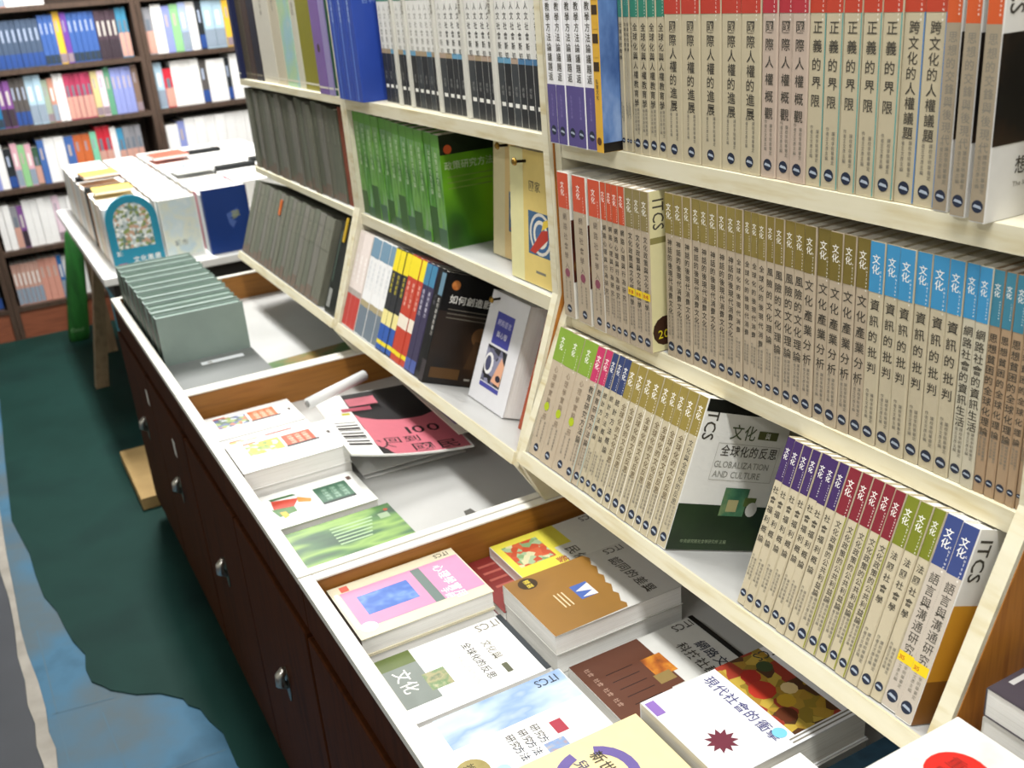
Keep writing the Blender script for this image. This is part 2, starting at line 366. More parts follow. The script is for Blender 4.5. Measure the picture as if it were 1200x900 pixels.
row([.4167, .4389, .4603, .4823], yA + .001, zA, 'red2', lambda t: book_meshes(t, .21, .15, '#b7a596', series_spine('#a8303a', '國際人權概觀', ts=.0125, bandh=.047)), 'pinkish-beige crimson-topped paperbacks', NT, group='books on the near top shelf')
row([.4823, .5046, .5273, .5502, .5723, .5945], yA, zA, 'red3', lambda t: book_meshes(t, .21, .15, BEIGE, series_spine('#b43e2a', '正義的界限', ts=.0125, bandh=.047, edge='#5f9c96')), 'beige red-topped paperbacks with teal edge stripe', NT, group='books on the near top shelf')
row([.5945, .6179, .6415], yA, zA, 'red4', lambda t: book_meshes(t, .21, .15, BEIGE, series_spine('#b4402a', '跨文化的人權議題', ts=.0115, bandh=.047, edge='#4f82b8')), 'beige red-topped paperbacks with blue edge stripe', NT, group='books on the near top shelf')
FIG = ramp_mat('dark_portrait_print', ['#060404', '#0a0605', '#2a1a0c', '#7a5a2a'], 16, stretch=(1, 1, 1))
def tcs(m, fr, d, h):
    m.pq(fr, .0005, d - .001, .062, h - .062, FIG); side_title(m, fr, h, 0.024, INK)
    m.text(fr, '想像的共同', .030, .036, .016, INK, False, 1); m.text(fr, 'The Imagined', .030, .026, .006, GREYINK, False, 1)
for i, (a, dy) in enumerate(((.6425, -.004), (.6655, -.010), (.6895, -.016))):
    k = ('tcsb',)
    if k not in IT: IT[k] = book_meshes(.0150, .21, .15, '#dcdad6', lambda m, fr, t, h: (m.pq(fr, .0004, t - .0004, .001, h - .001, paper('#9a8d78')), series_spine('#c4562a', '思想的交鋒與後現代', bandh=.055, ink=GREYINK)(m, fr, t, h)), tcs)
    place(IT[k], f'{ORD[i]} of three orange-topped books with black portrait cover on near top shelf', 'book', (a, yA + dy, zA + RIM + .0006), (0, 0, 0), 'books on the near top shelf', 'paperback_book')

# --- near bay, middle shelf
NM = 'near middle shelf'; GM = 'books on the near middle shelf'
PICR = ramp_mat('red_dark_print', ['#d8b84a', '#5a2414', '#1a0a08'], 20)
def or_cov(m, fr, d, h):
    m.pq(fr, .0005, d, .055, .145, PICR)
for i, (a, b_) in enumerate(((.0225, .052), (.0615, .095), (.101, .130))):
    IT[('o', i)] = book_meshes(b_ - a, .21, .15, '#dedbd2', lambda m, fr, t, h: (m.pq(fr, .0004, t - .0004, .001, h - .001, paper(BEIGE2)), series_spine('#cc5236', '網路社會學入門', bandh=.05, ts=.0105, ink=paper('#6a5f54'), blob=(.067, '#8a4a5c'))(m, fr, t, h)), or_cov)
    place(IT[('o', i)], f'{ORD[i]} of three thick orange-topped beige books on near middle shelf from far end', 'book', (a, .446, zB + RIM + .0006), (0, 0, 0), GM, 'paperback_book')
row([.1305, .1440, .1575, .1715, .1860], .446, zB, 'or2', lambda t: book_meshes(t, .21, .15, BEIGE2, series_spine('#c8502f', '網路心理與行為研究')), 'thin orange-topped beige books', NM, group=GM)
def itcs_y(m, fr, d, h):
    m.pq(fr, .001, d, .001, h, paper('#d6cfa0')); side_title(m, fr, h, 0.024, INK); m.pq(fr, .001, d, h - .066, h - .058, paper('#8a8350'), 1)
    m.disc(fr, .022, .028, .020, paper('#3a2418'), 1); m.text(fr, '20', .010, .018, .016, paper('#d8c82a'), False, 3)
for i, (a, b_) in enumerate(((.1865, .2035), (.2037, .2190), (.2192, .2362))):
    IT[('ol', i)] = book_meshes(b_ - a, .21, .15, BEIGE2, series_spine('#8a7c4e', '文化政策與文化經濟學', sticker=(.070, '新書')), itcs_y if i == 2 else None)
    place(IT[('ol', i)], f'{ORD[i]} of three olive-topped books with yellow stickers on near middle shelf', 'book', (a, .447, zB + RIM + .0006), (0, 0, 0), GM, 'paperback_book')
xs = [.2488, .2667, .2843, .2997, .3157, .3314, .3475, .3633, .3788, .3916, .4036, .416, .429, .4417, .4562, .4711, .4864, .5032, .5221, .5393, .556, .5735, .5921, .6091, .6273, .6449, .663, .6796, .6938, .7068, .7186, .7293, .7406, .7500, .7565]
for a, b_, key, band, title, bc, kw in ((0, 8, 'oA', '#8a7a40', '神話的後現代消費文化', BEIGE2, {}), (8, 12, 'oB', '#86763c', '全球化的後現代消費', BEIGE2, {}), (12, 16, 'oC', '#806f34', '風險的文化理論', BEIGE2, dict(ts=.0125)), (16, 21, 'oD', '#75662e', '文化產業分析', BEIGE2, dict(ts=.0125))):
    row(xs[a:b_ + 1], yA, zB, key, lambda t: book_meshes(t, .21, .15, bc, series_spine(band, title, **kw)), 'olive-topped beige books in a long run', NM, start=a, total=21, group=GM)
for a, b_, key, band, title, bc, dsc, st, tot in ((21, 27, 'bA', '#3f8fc0', '資訊的批判', PALEB, 'pale beige sky-blue-topped books', 0, 6), (27, 29, 'bB', '#3f8fc0', '網路社會的資訊生活', '#c4bda8', 'narrow sky-blue-topped books with dense lettering', 0, 2), (29, 34, 'bC', '#3f7f96', '思想貧困的全球化理論', BROWNB, 'brownish teal-blue-topped books', 0, 5)):
    row(xs[a:b_ + 1], yA, zB, key, lambda t: book_meshes(t, .21, .15, bc, series_spine(band, title, ts=.012)), dsc, NM, start=st, total=tot, group=GM)

# --- near bay, sloping bottom shelf
NB = 'near sloping shelf'; GB = 'books leaning on the near sloping shelf'; yl, zl = yC3 + .004, zC3 - .0008
r3 = [.0200, .0550, .0900, .1250, .1440, .1600, .1740, .1880, .2040, .2220, .2400, .2580, .2770, .2950, .3110, .3270, .3460]
row(r3[0:4], yl, zl, 'g', lambda t: book_meshes(t, .197, .15, BEIGE2, series_spine('#7c9a34', '心理學實驗手冊', ts=.0105, blob=(.078, '#a8b81e'), ink=paper('#8a7a66'))), 'green-topped beige books with lime dot', NB, -LEAN, group=GB)
row(r3[3:6], yl, zl, 'pk', lambda t: book_meshes(t, .197, .15, BEIGE2, series_spine('#b8325e', '教育研究方法論', edge='#a9c2bc')), 'magenta-topped beige books', NB, -LEAN, group=GB)
row(r3[5:9], yl, zl, 'nv', lambda t: book_meshes(t, .197, .15, BEIGE, series_spine('#2f3c66', '統計方法概論')), 'navy-topped beige books in the middle', NB, -LEAN, group=GB)
row(r3[8:17], yl, zl, 'olv', lambda t: book_meshes(t, .197, .15, BEIGE, series_spine('#8d7c3c', '全球化的文化反思', ink=paper('#6a5a40'), edge='#e2dccd')), 'olive-topped beige books beside the green-footed cover', NB, -LEAN, total=9, group=GB)
DG = ramp_mat('dark_green_print', ['#16240f', '#22371a', '#1a2c14'], 12)
def glob(m, fr, d, h):
    m.pq(fr, .0005, d, .0005, .062, DG); side_title(m, fr, h, 0.026, INK)
    m.pq(fr, .002, d, h - .016, h, paper('#10120e'), 1)
    m.text(fr, '文化', .050, h - .048, .021, paper('#5a6448'), False, 1); m.pq(fr, .098, .132, h - .045, h - .034, paper('#5c6038'), 1); m.text(fr, '與', .110, h - .044, .009, WHITE, False, 3)
    m.text(fr, '全球化的反思', .042, h - .070, .0155, INK, False, 1)
    m.text(fr, 'GLOBALIZATION', .038, h - .085, .012, paper('#9a9a92'), False, 1, 1.0, .98); m.text(fr, 'AND CULTURE', .040, h - .098, .012, paper('#9a9a92'), False, 1, 1.0, .98)
    fl_ = paper('#b4b2aa')
    for a0, a1, b0, b1 in ((.036, .142, h - .102, h - .1014), (.036, .142, h - .054, h - .0534), (.036, .0366, h - .102, h - .054), (.1414, .142, h - .102, h - .054)): m.pq(fr, a0, a1, b0, b1, fl_, 1)
    m.pq(fr, .070, .112, .048, .086, ramp_mat('green_photo', ['#2c5a44', '#4a7a58', '#8a9a68'], 30), 2); m.pq(fr, .080, .098, .054, .070, paper('#b0a878'), 3)
    m.pq(fr, .108, .128, .062, .074, paper('#5a6a34'), 1); m.disc(fr, .124, .058, .010, paper('#d8d8d2'), 2)
    m.text(fr, '中央研究院社會學研究所 主編', .020, .010, .0055, paper('#8a9a7a'), False, 1)
IT['glob'] = book_meshes(.0165, .197, .15, '#ecece8', lambda m, fr, t, h: (m.pq(fr, .0004, t - .0004, .001, h - .001, paper(BEIGE)), series_spine('#8d7c3c', '文化與全球化的反思')(m, fr, t, h)), glob)
place(IT['glob'], 'paperback with grey and dark green cover lettered GLOBALIZATION AND CULTURE on sloping shelf', 'book', (.3465, yl, zl + RIM + .0006), (-LEAN, 0, 0), GB, 'paperback_book')
r3b = [.4960, .5085, .5215, .5345, .5470, .5600, .5725, .5858, .6021, .6167, .6311, .6450, .6587, .6743, .6895, .7033, .7218, .7400]
row(r3b[0:8], yl, zl, 'pu', lambda t: book_meshes(t, .197, .15, PALEB, series_spine('#3f2a5c', '社會福利概論', ts=.0085)), 'purple-topped beige books', NB, -LEAN, group=GB)
row(r3b[7:13], yl, zl, 'dr', lambda t: book_meshes(t, .197, .15, PALEB, series_spine('#7c2430', '文化政策的公共利益論', edge='#8a8f2a')), 'dark-red-topped beige books', NB, -LEAN, group=GB)
row(r3b[12:16], yl, zl, 'gr', lambda t: book_meshes(t, .197, .15, PALEB, series_spine('#737a22', '法國社會學', ts=.0085)), 'moss-green-topped beige books near the navy pair', NB, -LEAN, group=GB)
YEL = ramp_mat('orange_yellow_cover', ['#c98a1e', '#e0a434'], 5)
def yc(m, fr, d, h):
    m.pq(fr, .0005, d, .0005, h - .075, YEL); side_title(m, fr, h, 0.026, INK); m.pq(fr, .0005, d, .0005, .045, paper('#8a5a1e'), 1)
row(r3b[15:18], yl, zl, 'nb', lambda t: book_meshes(t, .197, .15, '#efeeea', lambda m, fr, tt, h: (m.pq(fr, .0004, tt - .0004, .001, h - .001, paper('#bdb3a6')), series_spine('#38467c', '語言與溝通研究', ts=.0125, sticker=(.048, '315'))(m, fr, tt, h)), yc), 'thick navy-topped books with yellow price stickers', NB, -LEAN, group=GB)

# --- middle bay, top shelf
MT = 'middle bay top shelf'; G2 = 'books on the middle bay top shelf'
def blue_sp(m, fr, t, h):
    m.pq(fr, t * .42, t * .55, .002, h - .002, paper('#5a7ac8')); m.text(fr, '社會科學百科', t * .5, h - .02, .010, paper('#a8b8dc'), True, 1)
row([-.826, -.785, -.735, -.690], .440, .551, 'bl', lambda t: book_meshes(t, .23, .16, ramp_mat('cobalt_cover', ['#1f3f98', '#2a4cae'], 6), blue_sp, lambda m, fr, d, h: m.text(fr, '百科全書', .02, h - .05, .014, paper('#7a94d0'), False, 1)), 'thick cobalt blue books', MT, cat='book', group=G2)
def wb(tp, lowcol, tcol, mk):
    def f(m, fr, t, h):
        m.pq(fr, .0008, t - .0008, .001, h * .43, paper(lowcol)); m.pq(fr, .0008, t - .0008, h * .43, h * .47, paper(mk), 1); m.pq(fr, .0008, t - .0008, h - .028, h - .001, paper(tp), 1)
        m.text(fr, '人文社會新知', t * .5, h - .034, min(.011, t * .62), paper(tcol), True, 1, 1.25)
        m.text(fr, '揚智', t * .5, h * .28, min(.007, t * .5), paper('#8a8a88'), True, 1); m.pq(fr, t * .25, t * .8, .028, .034, WHITE, 1)
    return f
xs = [-.6560]
seq = []
random.seed(11)
while xs[-1] < -.028:
    k = len(seq); pale = k in (3, 6, 12, 17, 22)
    seq.append(pale); xs.append(xs[-1] + (random.uniform(.021, .027) if not pale else random.uniform(.011, .014)))
xs[-1] = -.0185
nW = sum(1 for s in seq if not s); nP = len(seq) - nW; a = b_ = 0
for k, pale in enumerate(seq):
    t = round(xs[k + 1] - xs[k] - .0005, 4)
    if pale:
        ms = book_meshes(t, .214, .15, '#cfcdc4', lambda m, fr, tt, h: m.text(fr, '社會學', tt * .5, h - .03, .008, GREYINK, True, 1)); lab = f'{ORD[b_]} of {NUM[nP]} plain pale spines among black-footed books on middle bay top shelf'; b_ += 1
    else:
        low = random.choice(['#2a2c30', '#383c40', '#24262a']); ms = book_meshes(t, .21, .15, '#e4e3de', wb('#4f8a78' if k < 22 else '#3c7a68', low, '#a9a8a2' if k < 14 else '#4a4a48', random.choice(['#b09a88', '#6aa0c0', '#a89478']) if k < 26 else '#4a78a0')); lab = f'{ordn(a)} of {NUM[nW]} white black-footed books on {MT} from far end'; a += 1
    place(ms, lab, 'book', (xs[k], .476 - (.005 if pale else 0) - .016 * (k / len(seq)), .551 + RIM + .0006), (0, 0, 0), G2, 'paperback_book')

# --- middle bay, middle shelf: green books, green cover, two hung yellow books
MM = 'middle bay middle shelf'; G3 = 'green books in the middle bay'
GRN = [ramp_mat('green_spine_%d' % i, c, 22, stretch=(4, 1, .6)) for i, c in enumerate((['#2a5a20', '#5f9a3a', '#7f9a78'], ['#23561e', '#4f8f2c', '#88a490'], ['#31662c', '#6fa448', '#5f8270']))]
def gs(i):
    def f(m, fr, t, h):
        m.pq(fr, .0006, t - .0006, h - .022, h - .001, paper('#5a9438')); m.text(fr, '政策研究方法論', t * .5, h - .030, min(.011, t * .6), paper('#b9cfae'), True, 1)
        m.pq(fr, .0006, t - .0006, .001, (.05, .02, .07, .035)[i % 4], paper('#46664c' if i % 2 else '#3c5f30')); m.pq(fr, .0003, .0012, .001, h - .001, paper('#1f3d18'), 1)
    return f
GCOV = ramp_mat('green_cover_art', ['#0d2206', '#2a5a0a', '#5a9410', '#79ae12'], 7, stretch=(1, 1, .8), detail=2)
def gcov(m, fr, d, h):
    m.pq(fr, .0005, d, .001, h, GCOV); m.pq(fr, .0005, d, h - .035, h, paper('#0e1e08'), 1); m.text(fr, '政策研究方法論', .006, h - .062, .016, paper('#aab89a'), False, 2, 1.02)
    for k in range(3): m.pq(fr, .010, .118 - .01 * k, h - .076 - k * .010, h - .0735 - k * .010, paper('#6a8a3a'), 2)
    m.disc(fr, .016, h - .026, .008, paper('#c2542a'), 3)
gx = [-.8255 + i * .0358 for i in range(13)]
for i in range(12):
    hh = .216 - .0012 * i
    place(book_meshes(.0352, hh, .15, GRN[i % 3], gs(i), gcov if i == 11 else None), (f'{ordn(i)} of eleven green policy books on middle bay shelf from far end' if i < 11 else 'green policy book showing its dark green cover beside hung yellow books'), 'book', (gx[i], .459 + random.uniform(-.002, .002), .31 + RIM + .0006), (0, 0, 0), G3, 'paperback_book')
CIRC = ramp_mat('swirl_print', ['#28406a', '#e8e4da', '#4a7aa8', '#c23a2a'], 34, kind='voronoi', const=True)
def face_book(base, strip, title, big):
    def f(m, fr, d, h):
        m.pq(fr, d * .30, d, .001, h, paper(base)); m.text(fr, title, .060, h - .060, .017, INK, False, 1)
        if big: m.text(fr, '隱形的', .060, h - .078, .017, INK, False, 1)
        for k in range(3): m.pq(fr, .062, .118, h - .100 - k * .010, h - .0975 - k * .010, GREYINK, 1)
        m.pq(fr, .058, .132, .048, .115, paper('#3f6488'), 1)
        c = (.095, .082)
        for r, cc in ((.033, '#d9d4c8'), (.028, '#35608e'), (.022, '#e2ddd0'), (.016, '#4a6a94')): m.disc(fr, c[0], c[1], r, paper(cc), 2 + (.033 - r) * 100, 18)
        m.poly(fr, [(.062, .052), (.078, .050), (.118, .078), (.116, .092), (.098, .088)], paper('#b8382a'), 7); m.poly(fr, [(.098, .088), (.122, .100), (.128, .112), (.104, .104)], paper('#e6c84a'), 7)
        m.pq(fr, .080, .110, .020, .024, GREYINK, 1)
    return f
R90 = -math.pi / 2         # turns a book's front cover (+x) towards the aisle (-y)
def facing(ms, label, loc, tilt, cat='book', group=None, yaw=0, name='paperback_book'):
    r = thing(name, label, cat, loc, (0, 0, 0), group)
    r.matrix_world = Matrix.Translation(loc) @ Matrix.Rotation(yaw, 4, 'Z') @ Matrix.Rotation(-tilt, 4, 'X') @ Matrix.Rotation(R90, 4, 'Z')
    obj('cover', ms[0], r); obj('page_block', ms[1], r); return r
def on_cover(r, t, a, b): return tuple(r.matrix_world @ Vector((t - .004, a, b)))
def nail(label, p, ln=.022):
    t = thing('nail', label, 'nail', p)
    obj('shaft', MB().tube([(0, 0, 0), (0, -ln, .002)], .0022, metal('#2a2622', .5), 8), t)
    obj('head', MB().tube([(0, -ln, .002), (0, -ln - .002, .002), (0, -ln - .005, .002)], [.0062, .0062, .003], metal('#9a7a3a', .35), 12), t)
yb1 = book_meshes(.016, .205, .145, '#d9cda4', None, face_book('#dcbf84', '', '人權', True))
yb2 = book_meshes(.016, .205, .145, '#e2dca6', None, face_book('#e0c878', '', '國家', False))
hb1 = facing(yb1, 'pale tan book with swirl picture hung on a nail, behind the yellow one', (-.312, .520, .31 + RIM + .001), .09, group='books hung on nails')
hb2 = facing(yb2, 'pale yellow book with swirl picture hung on a nail beside the divider', (-.167, .478, .31 + RIM + .001), .06, group='books hung on nails')
nail('brass-headed nail holding the tan swirl book', on_cover(hb1, .016, .052, .190))
nail('brass-headed nail holding the yellow swirl book', on_cover(hb2, .016, .052, .188))

# --- middle bay, sloping shelf
MS = 'middle sloping shelf'; G4 = 'books leaning on the middle sloping shelf'; y2, z2 = .370, .0792
def bands(lst, txt=None, tc='#ffffff', tz=.16, ts=.009):
    def f(m, fr, t, h):
        for z0, z1, c in lst: m.pq(fr, .0006, t - .0006, z0 * h, z1 * h, paper(c))
        if txt: m.text(fr, txt, t * .5, tz, min(ts, t * .6), paper(tc), True, 1, 1.15)
    return f
B2 = [('pinkish white books with red foot', 3, .0265, '#d8cdc6', [(.01, .34, '#b8403a'), (.34, .40, '#a9a09a'), (.40, .98, '#e0d4ce')], '看電影學英文', '#f4f0ec'),
      ('white books with blue-grey foot', 5, .0250, '#e6e6e6', [(.01, .30, '#6c7884'), (.30, .36, '#a89a78'), (.80, .99, '#6f8ea4')], '超級說服人力', '#c8ccd0'),
      ('yellow-topped books with blue foot', 3, .0250, '#2b2c30', [(.01, .26, '#2f56a4'), (.06, .10, '#e2cc2a'), (.26, .40, '#e4d890'), (.78, .99, '#e6d22a')], '如何創造', '#d6c83a'),
      ('yellow-topped red books', 3, .0245, '#b8402e', [(.06, .10, '#e2cc2a'), (.32, .44, '#e2d8c8'), (.80, .99, '#e6d22a')], '銷售心理學', '#e8b8a8'),
      ('blue-topped dark violet books', 2, .0240, '#3a3450', [(.80, .99, '#3f7a9c'), (.01, .12, '#4a5a9a')], '談判影響力', '#c8c4d4'),
      ('black-spined book', 1, .0240, '#141316', [(.01, .06, '#2a2a2e')], '行銷', '#55545a')]
x = -.8235
for dsc, n, t, base, bl, tx, tc in B2:
    row([x + i * t for i in range(n + 1)], y2, z2, 'b2' + dsc, lambda tt: book_meshes(tt, .21, .15, base, bands(bl, tx, tc)), dsc, MS, -LEAN, group=G4); x += n * t
BLK = ramp_mat('brown_photo_print', ['#070504', '#120b06', '#2a1a0c', '#4a3018'], 7, stretch=(1, 1, 1), detail=2)
def blk(m, fr, d, h):
    m.pq(fr, .0005, d, .002, h * .66, BLK); m.text(fr, '如何創造影響力', .016, h - .056, .0172, WHITE, False, 2, 1.04); m.disc(fr, .024, h - .022, .009, ramp_mat('orange_ball', ['#b0561e', '#d88a44'], 60), 2)
    for k in range(3): m.pq(fr, .018, .135, h - .068 - k * .008, h - .066 - k * .008, paper('#6a645a'), 2)
    m.disc(fr, .098, .098, .018, paper('#6a4a2c'), 3, 16); m.poly(fr, [(.078, .035), (.104, .035), (.108, .088), (.090, .090)], paper('#4a3420'), 2); m.pq(fr, .010, .072, .012, .032, paper('#5a3e1e'), 2)
    for k in range(3): m.pq(fr, .085 + k * .018, .097 + k * .018, .012, .016, paper('#9a948a'), 3)
xb = x
place(book_meshes(.018, .21, .15, '#0b0a0b', bands([(.78, .98, '#5f7f92'), (.01, .2, '#3a3438')], '如何創造影響力', '#bdbab4'), blk), 'black book with orange ball and white title cover on middle sloping shelf', 'book', (x, y2 - .002, z2 + RIM + .0006), (-LEAN, 0, 0), G4, 'paperback_book')
def eye(m, fr, d, h):
    m.pq(fr, .036, .098, .110, .168, paper('#46489c')); m.text(fr, '網路語言', .042, .145, .012, paper('#c4c2e2'), False, 1); m.text(fr, '與心智', .048, .124, .012, paper('#e6e4f2'), False, 1)
    m.pq(fr, .030, .100, .040, .106, ramp_mat('eye_print', ['#16161c', '#6a6a80', '#2a2a30', '#8c8ca4'], 70, kind='voronoi', const=True), 1); m.disc(fr, .046, .074, .016, paper('#e8e6e4'), 2, ry=.020); m.disc(fr, .044, .074, .010, paper('#4a4c6a'), 3, ry=.014)
    m.poly(fr, [(.066, .046), (.098, .044), (.100, .082), (.086, .094), (.076, .072)], paper('#e0a888'), 3); m.disc(fr, .088, .056, .009, paper('#2a2a3a'), 4, ry=.006); m.pq(fr, .030, .100, .030, .038, paper('#46489c'), 1)
def on_slope(ms, label, x, s_, group=G4, extra=0):     # s_ = distance up the slope from the front edge
    yy = .366 + s_ * math.cos(LEAN); zz = .08 - s_ * math.sin(LEAN)
    return facing(ms, label, (x, yy, zz + RIM + .001), LEAN + extra, group=group)
def upright_on_slope(ms, label, x, s_, tilt, name='paperback_book'):
    yy = .366 + s_ * math.cos(LEAN); zz = .08 - s_ * math.sin(LEAN)
    return facing(ms, label, (x, yy, zz + RIM + .002), tilt, group=G4, name=name)
hb3 = upright_on_slope(book_meshes(.040, .200, .135, '#dedde0', None, eye, PAGES_W), 'thick white book with blue panel and eye picture hung on a nail', -.325, .112, LEAN)
nail('brass-headed nail holding the white eye-picture book', on_cover(hb3, .040, .030, .190), .02)
upright_on_slope(book_meshes(.012, .185, .092, '#dcdcda', None, lambda m, fr, d, h: m.pq(fr, .004, d - .004, .004, h - .004, paper('#e0e0de'))), 'plain white book leaning behind the thick eye-picture book', -.245, .150, LEAN)
def rust(m, fr, t, h): m.text(fr, '台灣文史', t * .5, h - .02, .007, WHITE, True, 1); m.text(fr, '弘智出版叢書', t * .5, h - .075, .005, paper('#d8a890'), True, 1)
place(book_meshes(.012, .205, .115, '#9a4426', rust), 'thin brick-red book standing against the divider on middle sloping shelf', 'book', (-.147, .366 + .078 * math.cos(LEAN), .08 - .078 * math.sin(LEAN) + RIM + .0006), (-LEAN, 0, 0), G4, 'paperback_book')

# --- far bay: mixed books above, grey bound volumes below
FT = 'far bay top shelf'; G5 = 'books on the far bay top shelf'
PAST = ramp_mat('pastel_cover', ['#c8c6a8', '#a8c8a0', '#9ac0c8', '#cfcdb0'], 9)
for (x0, x1, c, dsc, dy, hh, sp) in ((-1.672, -1.645, '#1c2348', 'navy binder at the far end', -.012, .25, None), (-1.640, -1.585, '#5a5246', 'brown-grey bound volume beside the navy binder', 0, .23, None), (-1.580, -1.535, '#4a3a32', 'dark brown bound volume between brown-grey and black ones', 0, .23, None),
                            (-1.530, -1.470, '#23222c', 'black bound volume beside the wide white book', 0, .23, None), (-1.462, -1.335, '#cfcabc', 'wide off-white book', 0, .24, '研究年報'), (-1.330, -1.260, '#c6bda6', 'cream book next to the wide white book', 0, .22, '學刊'),
                            (-1.255, -1.165, PAST, 'pale green and blue patterned book', 0, .22, None), (-1.160, -1.118, '#c9c6b4', 'off-white book before the olive one', 0, .21, '通訊'), (-1.115, -1.010, '#86811e', 'olive-yellow book', .0, .23, None),
                            (-.982, -.922, '#7a5f9c', 'violet book with a dark round mark', -.012, .24, None), (-.920, -.888, '#9186b4', 'pale lavender book', -.012, .24, None), (-.885, -.864, '#1f5238', 'thin dark green book', -.01, .24, None)):
    def spf(m, fr, t, h, sp=sp, c=c):
        if sp: m.text(fr, sp, t * .5, h - .02, .014, GREYINK, True, 1)
        if c == '#7a5f9c': m.disc(fr, t * .5, .095, .009, paper('#4a3a3c'), 1)
        m.pq(fr, .001, t - .001, .012, .016, paper('#8a8272') if isinstance(c, str) and c in ('#5a5246', '#4a3a32', '#23222c') else (paper('#d8d4c4')), 1)
    place(book_meshes(x1 - x0, hh, .16, c, spf, None, PAGES, True), f'{dsc} on {FT}', 'book', (x0, .462 + dy, .551 + RIM + .0006), (0, 0, 0), G5, 'hardcover_book')
GV = [ramp_mat('grey_cloth_%d' % i, c, 40, stretch=(6, 6, .5), rough=.8) for i, c in enumerate((['#5c5d50', '#6b6b5d'], ['#55584c', '#656858'], ['#62605a', '#716f64']))]
STN = ramp_mat('rust_stain', ['#5f5c52', '#6c5a4c', '#62605a'], 60, rough=.8)
def gv(i):
    def f(m, fr, t, h):
        m.pq(fr, .001, t - .001, .001, .012 + .010 * (i % 3), STN); m.pq(fr, .001, t - .001, h * .62, h * .625, paper('#4a4c42'), 1); m.pq(fr, .001, t - .001, h * .86, h * .865, paper('#4a4c42'), 1); m.pq(fr, .0, .0018, .001, h - .001, paper('#35362e'), 1)
        m.text(fr, '學術期刊合訂', t * .5, h * .84, .007, paper('#84826f'), True, 1)
    return f
xs = [-1.664]; random.seed(5)
while xs[-1] < -.962: xs.append(xs[-1] + random.choice((.030, .034, .038, .042)))
xs[-1] = -.932; nv = len(xs) - 1
for i in range(nv):
    place(book_meshes(xs[i + 1] - xs[i] - (.007 if i in (1, 10) else .001), .216 - .003 * (i % 4), .16, GV[i % 3], gv(i), None, PAGES, True), f'{ordn(i)} of {NUM[nv]} grey cloth volumes on far bay middle shelf from far end', 'bound volume', (xs[i], .458 + random.uniform(-.004, .003), .31 + RIM + .0006), (0, 0, 0), 'grey cloth volumes in the far bay', 'bound_volume')
place(book_meshes(.056, .214, .16, ramp_mat('red_brown_cloth', ['#6e3018', '#854024'], 30, rough=.8), None, None, PAGES, True), 'red-brown cloth volume against the divider on far bay middle shelf', 'bound volume', (-.925, .462, .31 + RIM + .0006), (0, 0, 0), 'grey cloth volumes in the far bay', 'bound_volume')
xs = [-1.664]
while xs[-1] < -1.015: xs.append(xs[-1] + random.choice((.030, .034, .038, .044)))
xs[-1] = -.985; nv = len(xs) - 1
for i in range(nv):
    r = place(book_meshes(xs[i + 1] - xs[i] - (.005 if i in (1, 8) else .001), .208 - .002 * (i % 3), .15, GV[(i + 1) % 3], gv(i + 1), None, PAGES, True), f'{ordn(i)} of {NUM[nv]} grey volumes leaning on far bay sloping shelf from far end', 'bound volume', (xs[i], .370, .0792 + RIM + .0006), (-LEAN, 0, 0), 'grey volumes on the far sloping shelf', 'bound_volume')
    if i == 7: obj('ribbon', MB().box(.010, .024, -.003, -.0005, .150, .19, paper('#c4642a')), r)
def bind(m, fr, t, h):
    m.pq(fr, t * .1, t * .38, .012, .055, paper('#8a8c88')); m.pq(fr, t * .12, t * .24, .07, h - .02, paper('#3c4a40'), 1)
r = place(book_meshes(.075, .208, .15, ramp_mat('black_binder', ['#0c0f0d', '#161a17'], 12, rough=.4), bind, None, PAGES, True), 'black ring binder with pale label leaning on far bay sloping shelf', 'binder', (-.945, .372, .0792 + RIM + .0006), (-LEAN, 0, 0), None, 'ring_binder')
obj('strap', MB().box(.030, .040, -.003, -.0004, .165, .22, paper('#b8982a')), r)

# ---------------------------------------------------------------- things in the trays (flat books: front cover up, head away from the aisle)
def flat(ms, label, x, y, z, cat='book', group=None, yaw=0, t=.02, name='paperback_book'):
    loc = (x, y, z + RIM)
    r = thing(name, label, cat, loc, (0, 0, 0), group)
    B = Matrix(((0, 1, 0, 0), (0, 0, 1, 0), (1, 0, 0, 0), (0, 0, 0, 1)))
    r.matrix_world = Matrix.Translation(loc) @ Matrix.Rotation(yaw, 4, 'Z') @ B
    obj('cover', ms[0], r); obj('page_block', ms[1], r); return r
GTB = 'books lying in the middle tray'; GTC = 'books lying in the near tray'
D = TF + .0006
def plain(t, w_, h, c, front=None, pages=PAGES_W): return book_meshes(t, h, w_, c, None, front, pages)
# middle tray (cabinet with the pink magazine)
def child(pic, box_):
    def f(m, fr, d, h):
        m.pq(fr, .020, .075, .030, .095, pic); m.pq(fr, .070, .078, .098, .160, paper('#2a2a2c'), 1); m.pq(fr, .022, .070, .100, .155, paper(box_), 1); m.pq(fr, .014, .020, .030, .055, paper('#c8502a'), 1)
        for k in range(3): m.text(fr, '兒童學習', .028, .138 - k * .014, .010, paper('#f0c8b0'), False, 3)
        m.pq(fr, .052, .066, h - .016, h - .010, paper('#4a4038'), 1)
    return f
P1 = ramp_mat('busy_picture_a', ['#c8d0d8', '#4a5a8a', '#8aa04a', '#b86a4a', '#3a5a3a'], 110, kind='voronoi', const=True)
P2 = ramp_mat('busy_picture_b', ['#dfe6b0', '#9ab04a', '#c8b02a', '#d0d8c8', '#7a9a3a'], 100, kind='voronoi', const=True)
wb1 = plain(.022, .130, .195, '#f4f3f0', child(P1, '#d86a34')); wb2 = plain(.022, .130, .195, '#f4f3f0', child(P2, '#cc4434')); wb3 = plain(.035, .138, .195, '#f4f3f0', child(P2, '#d0502e'))
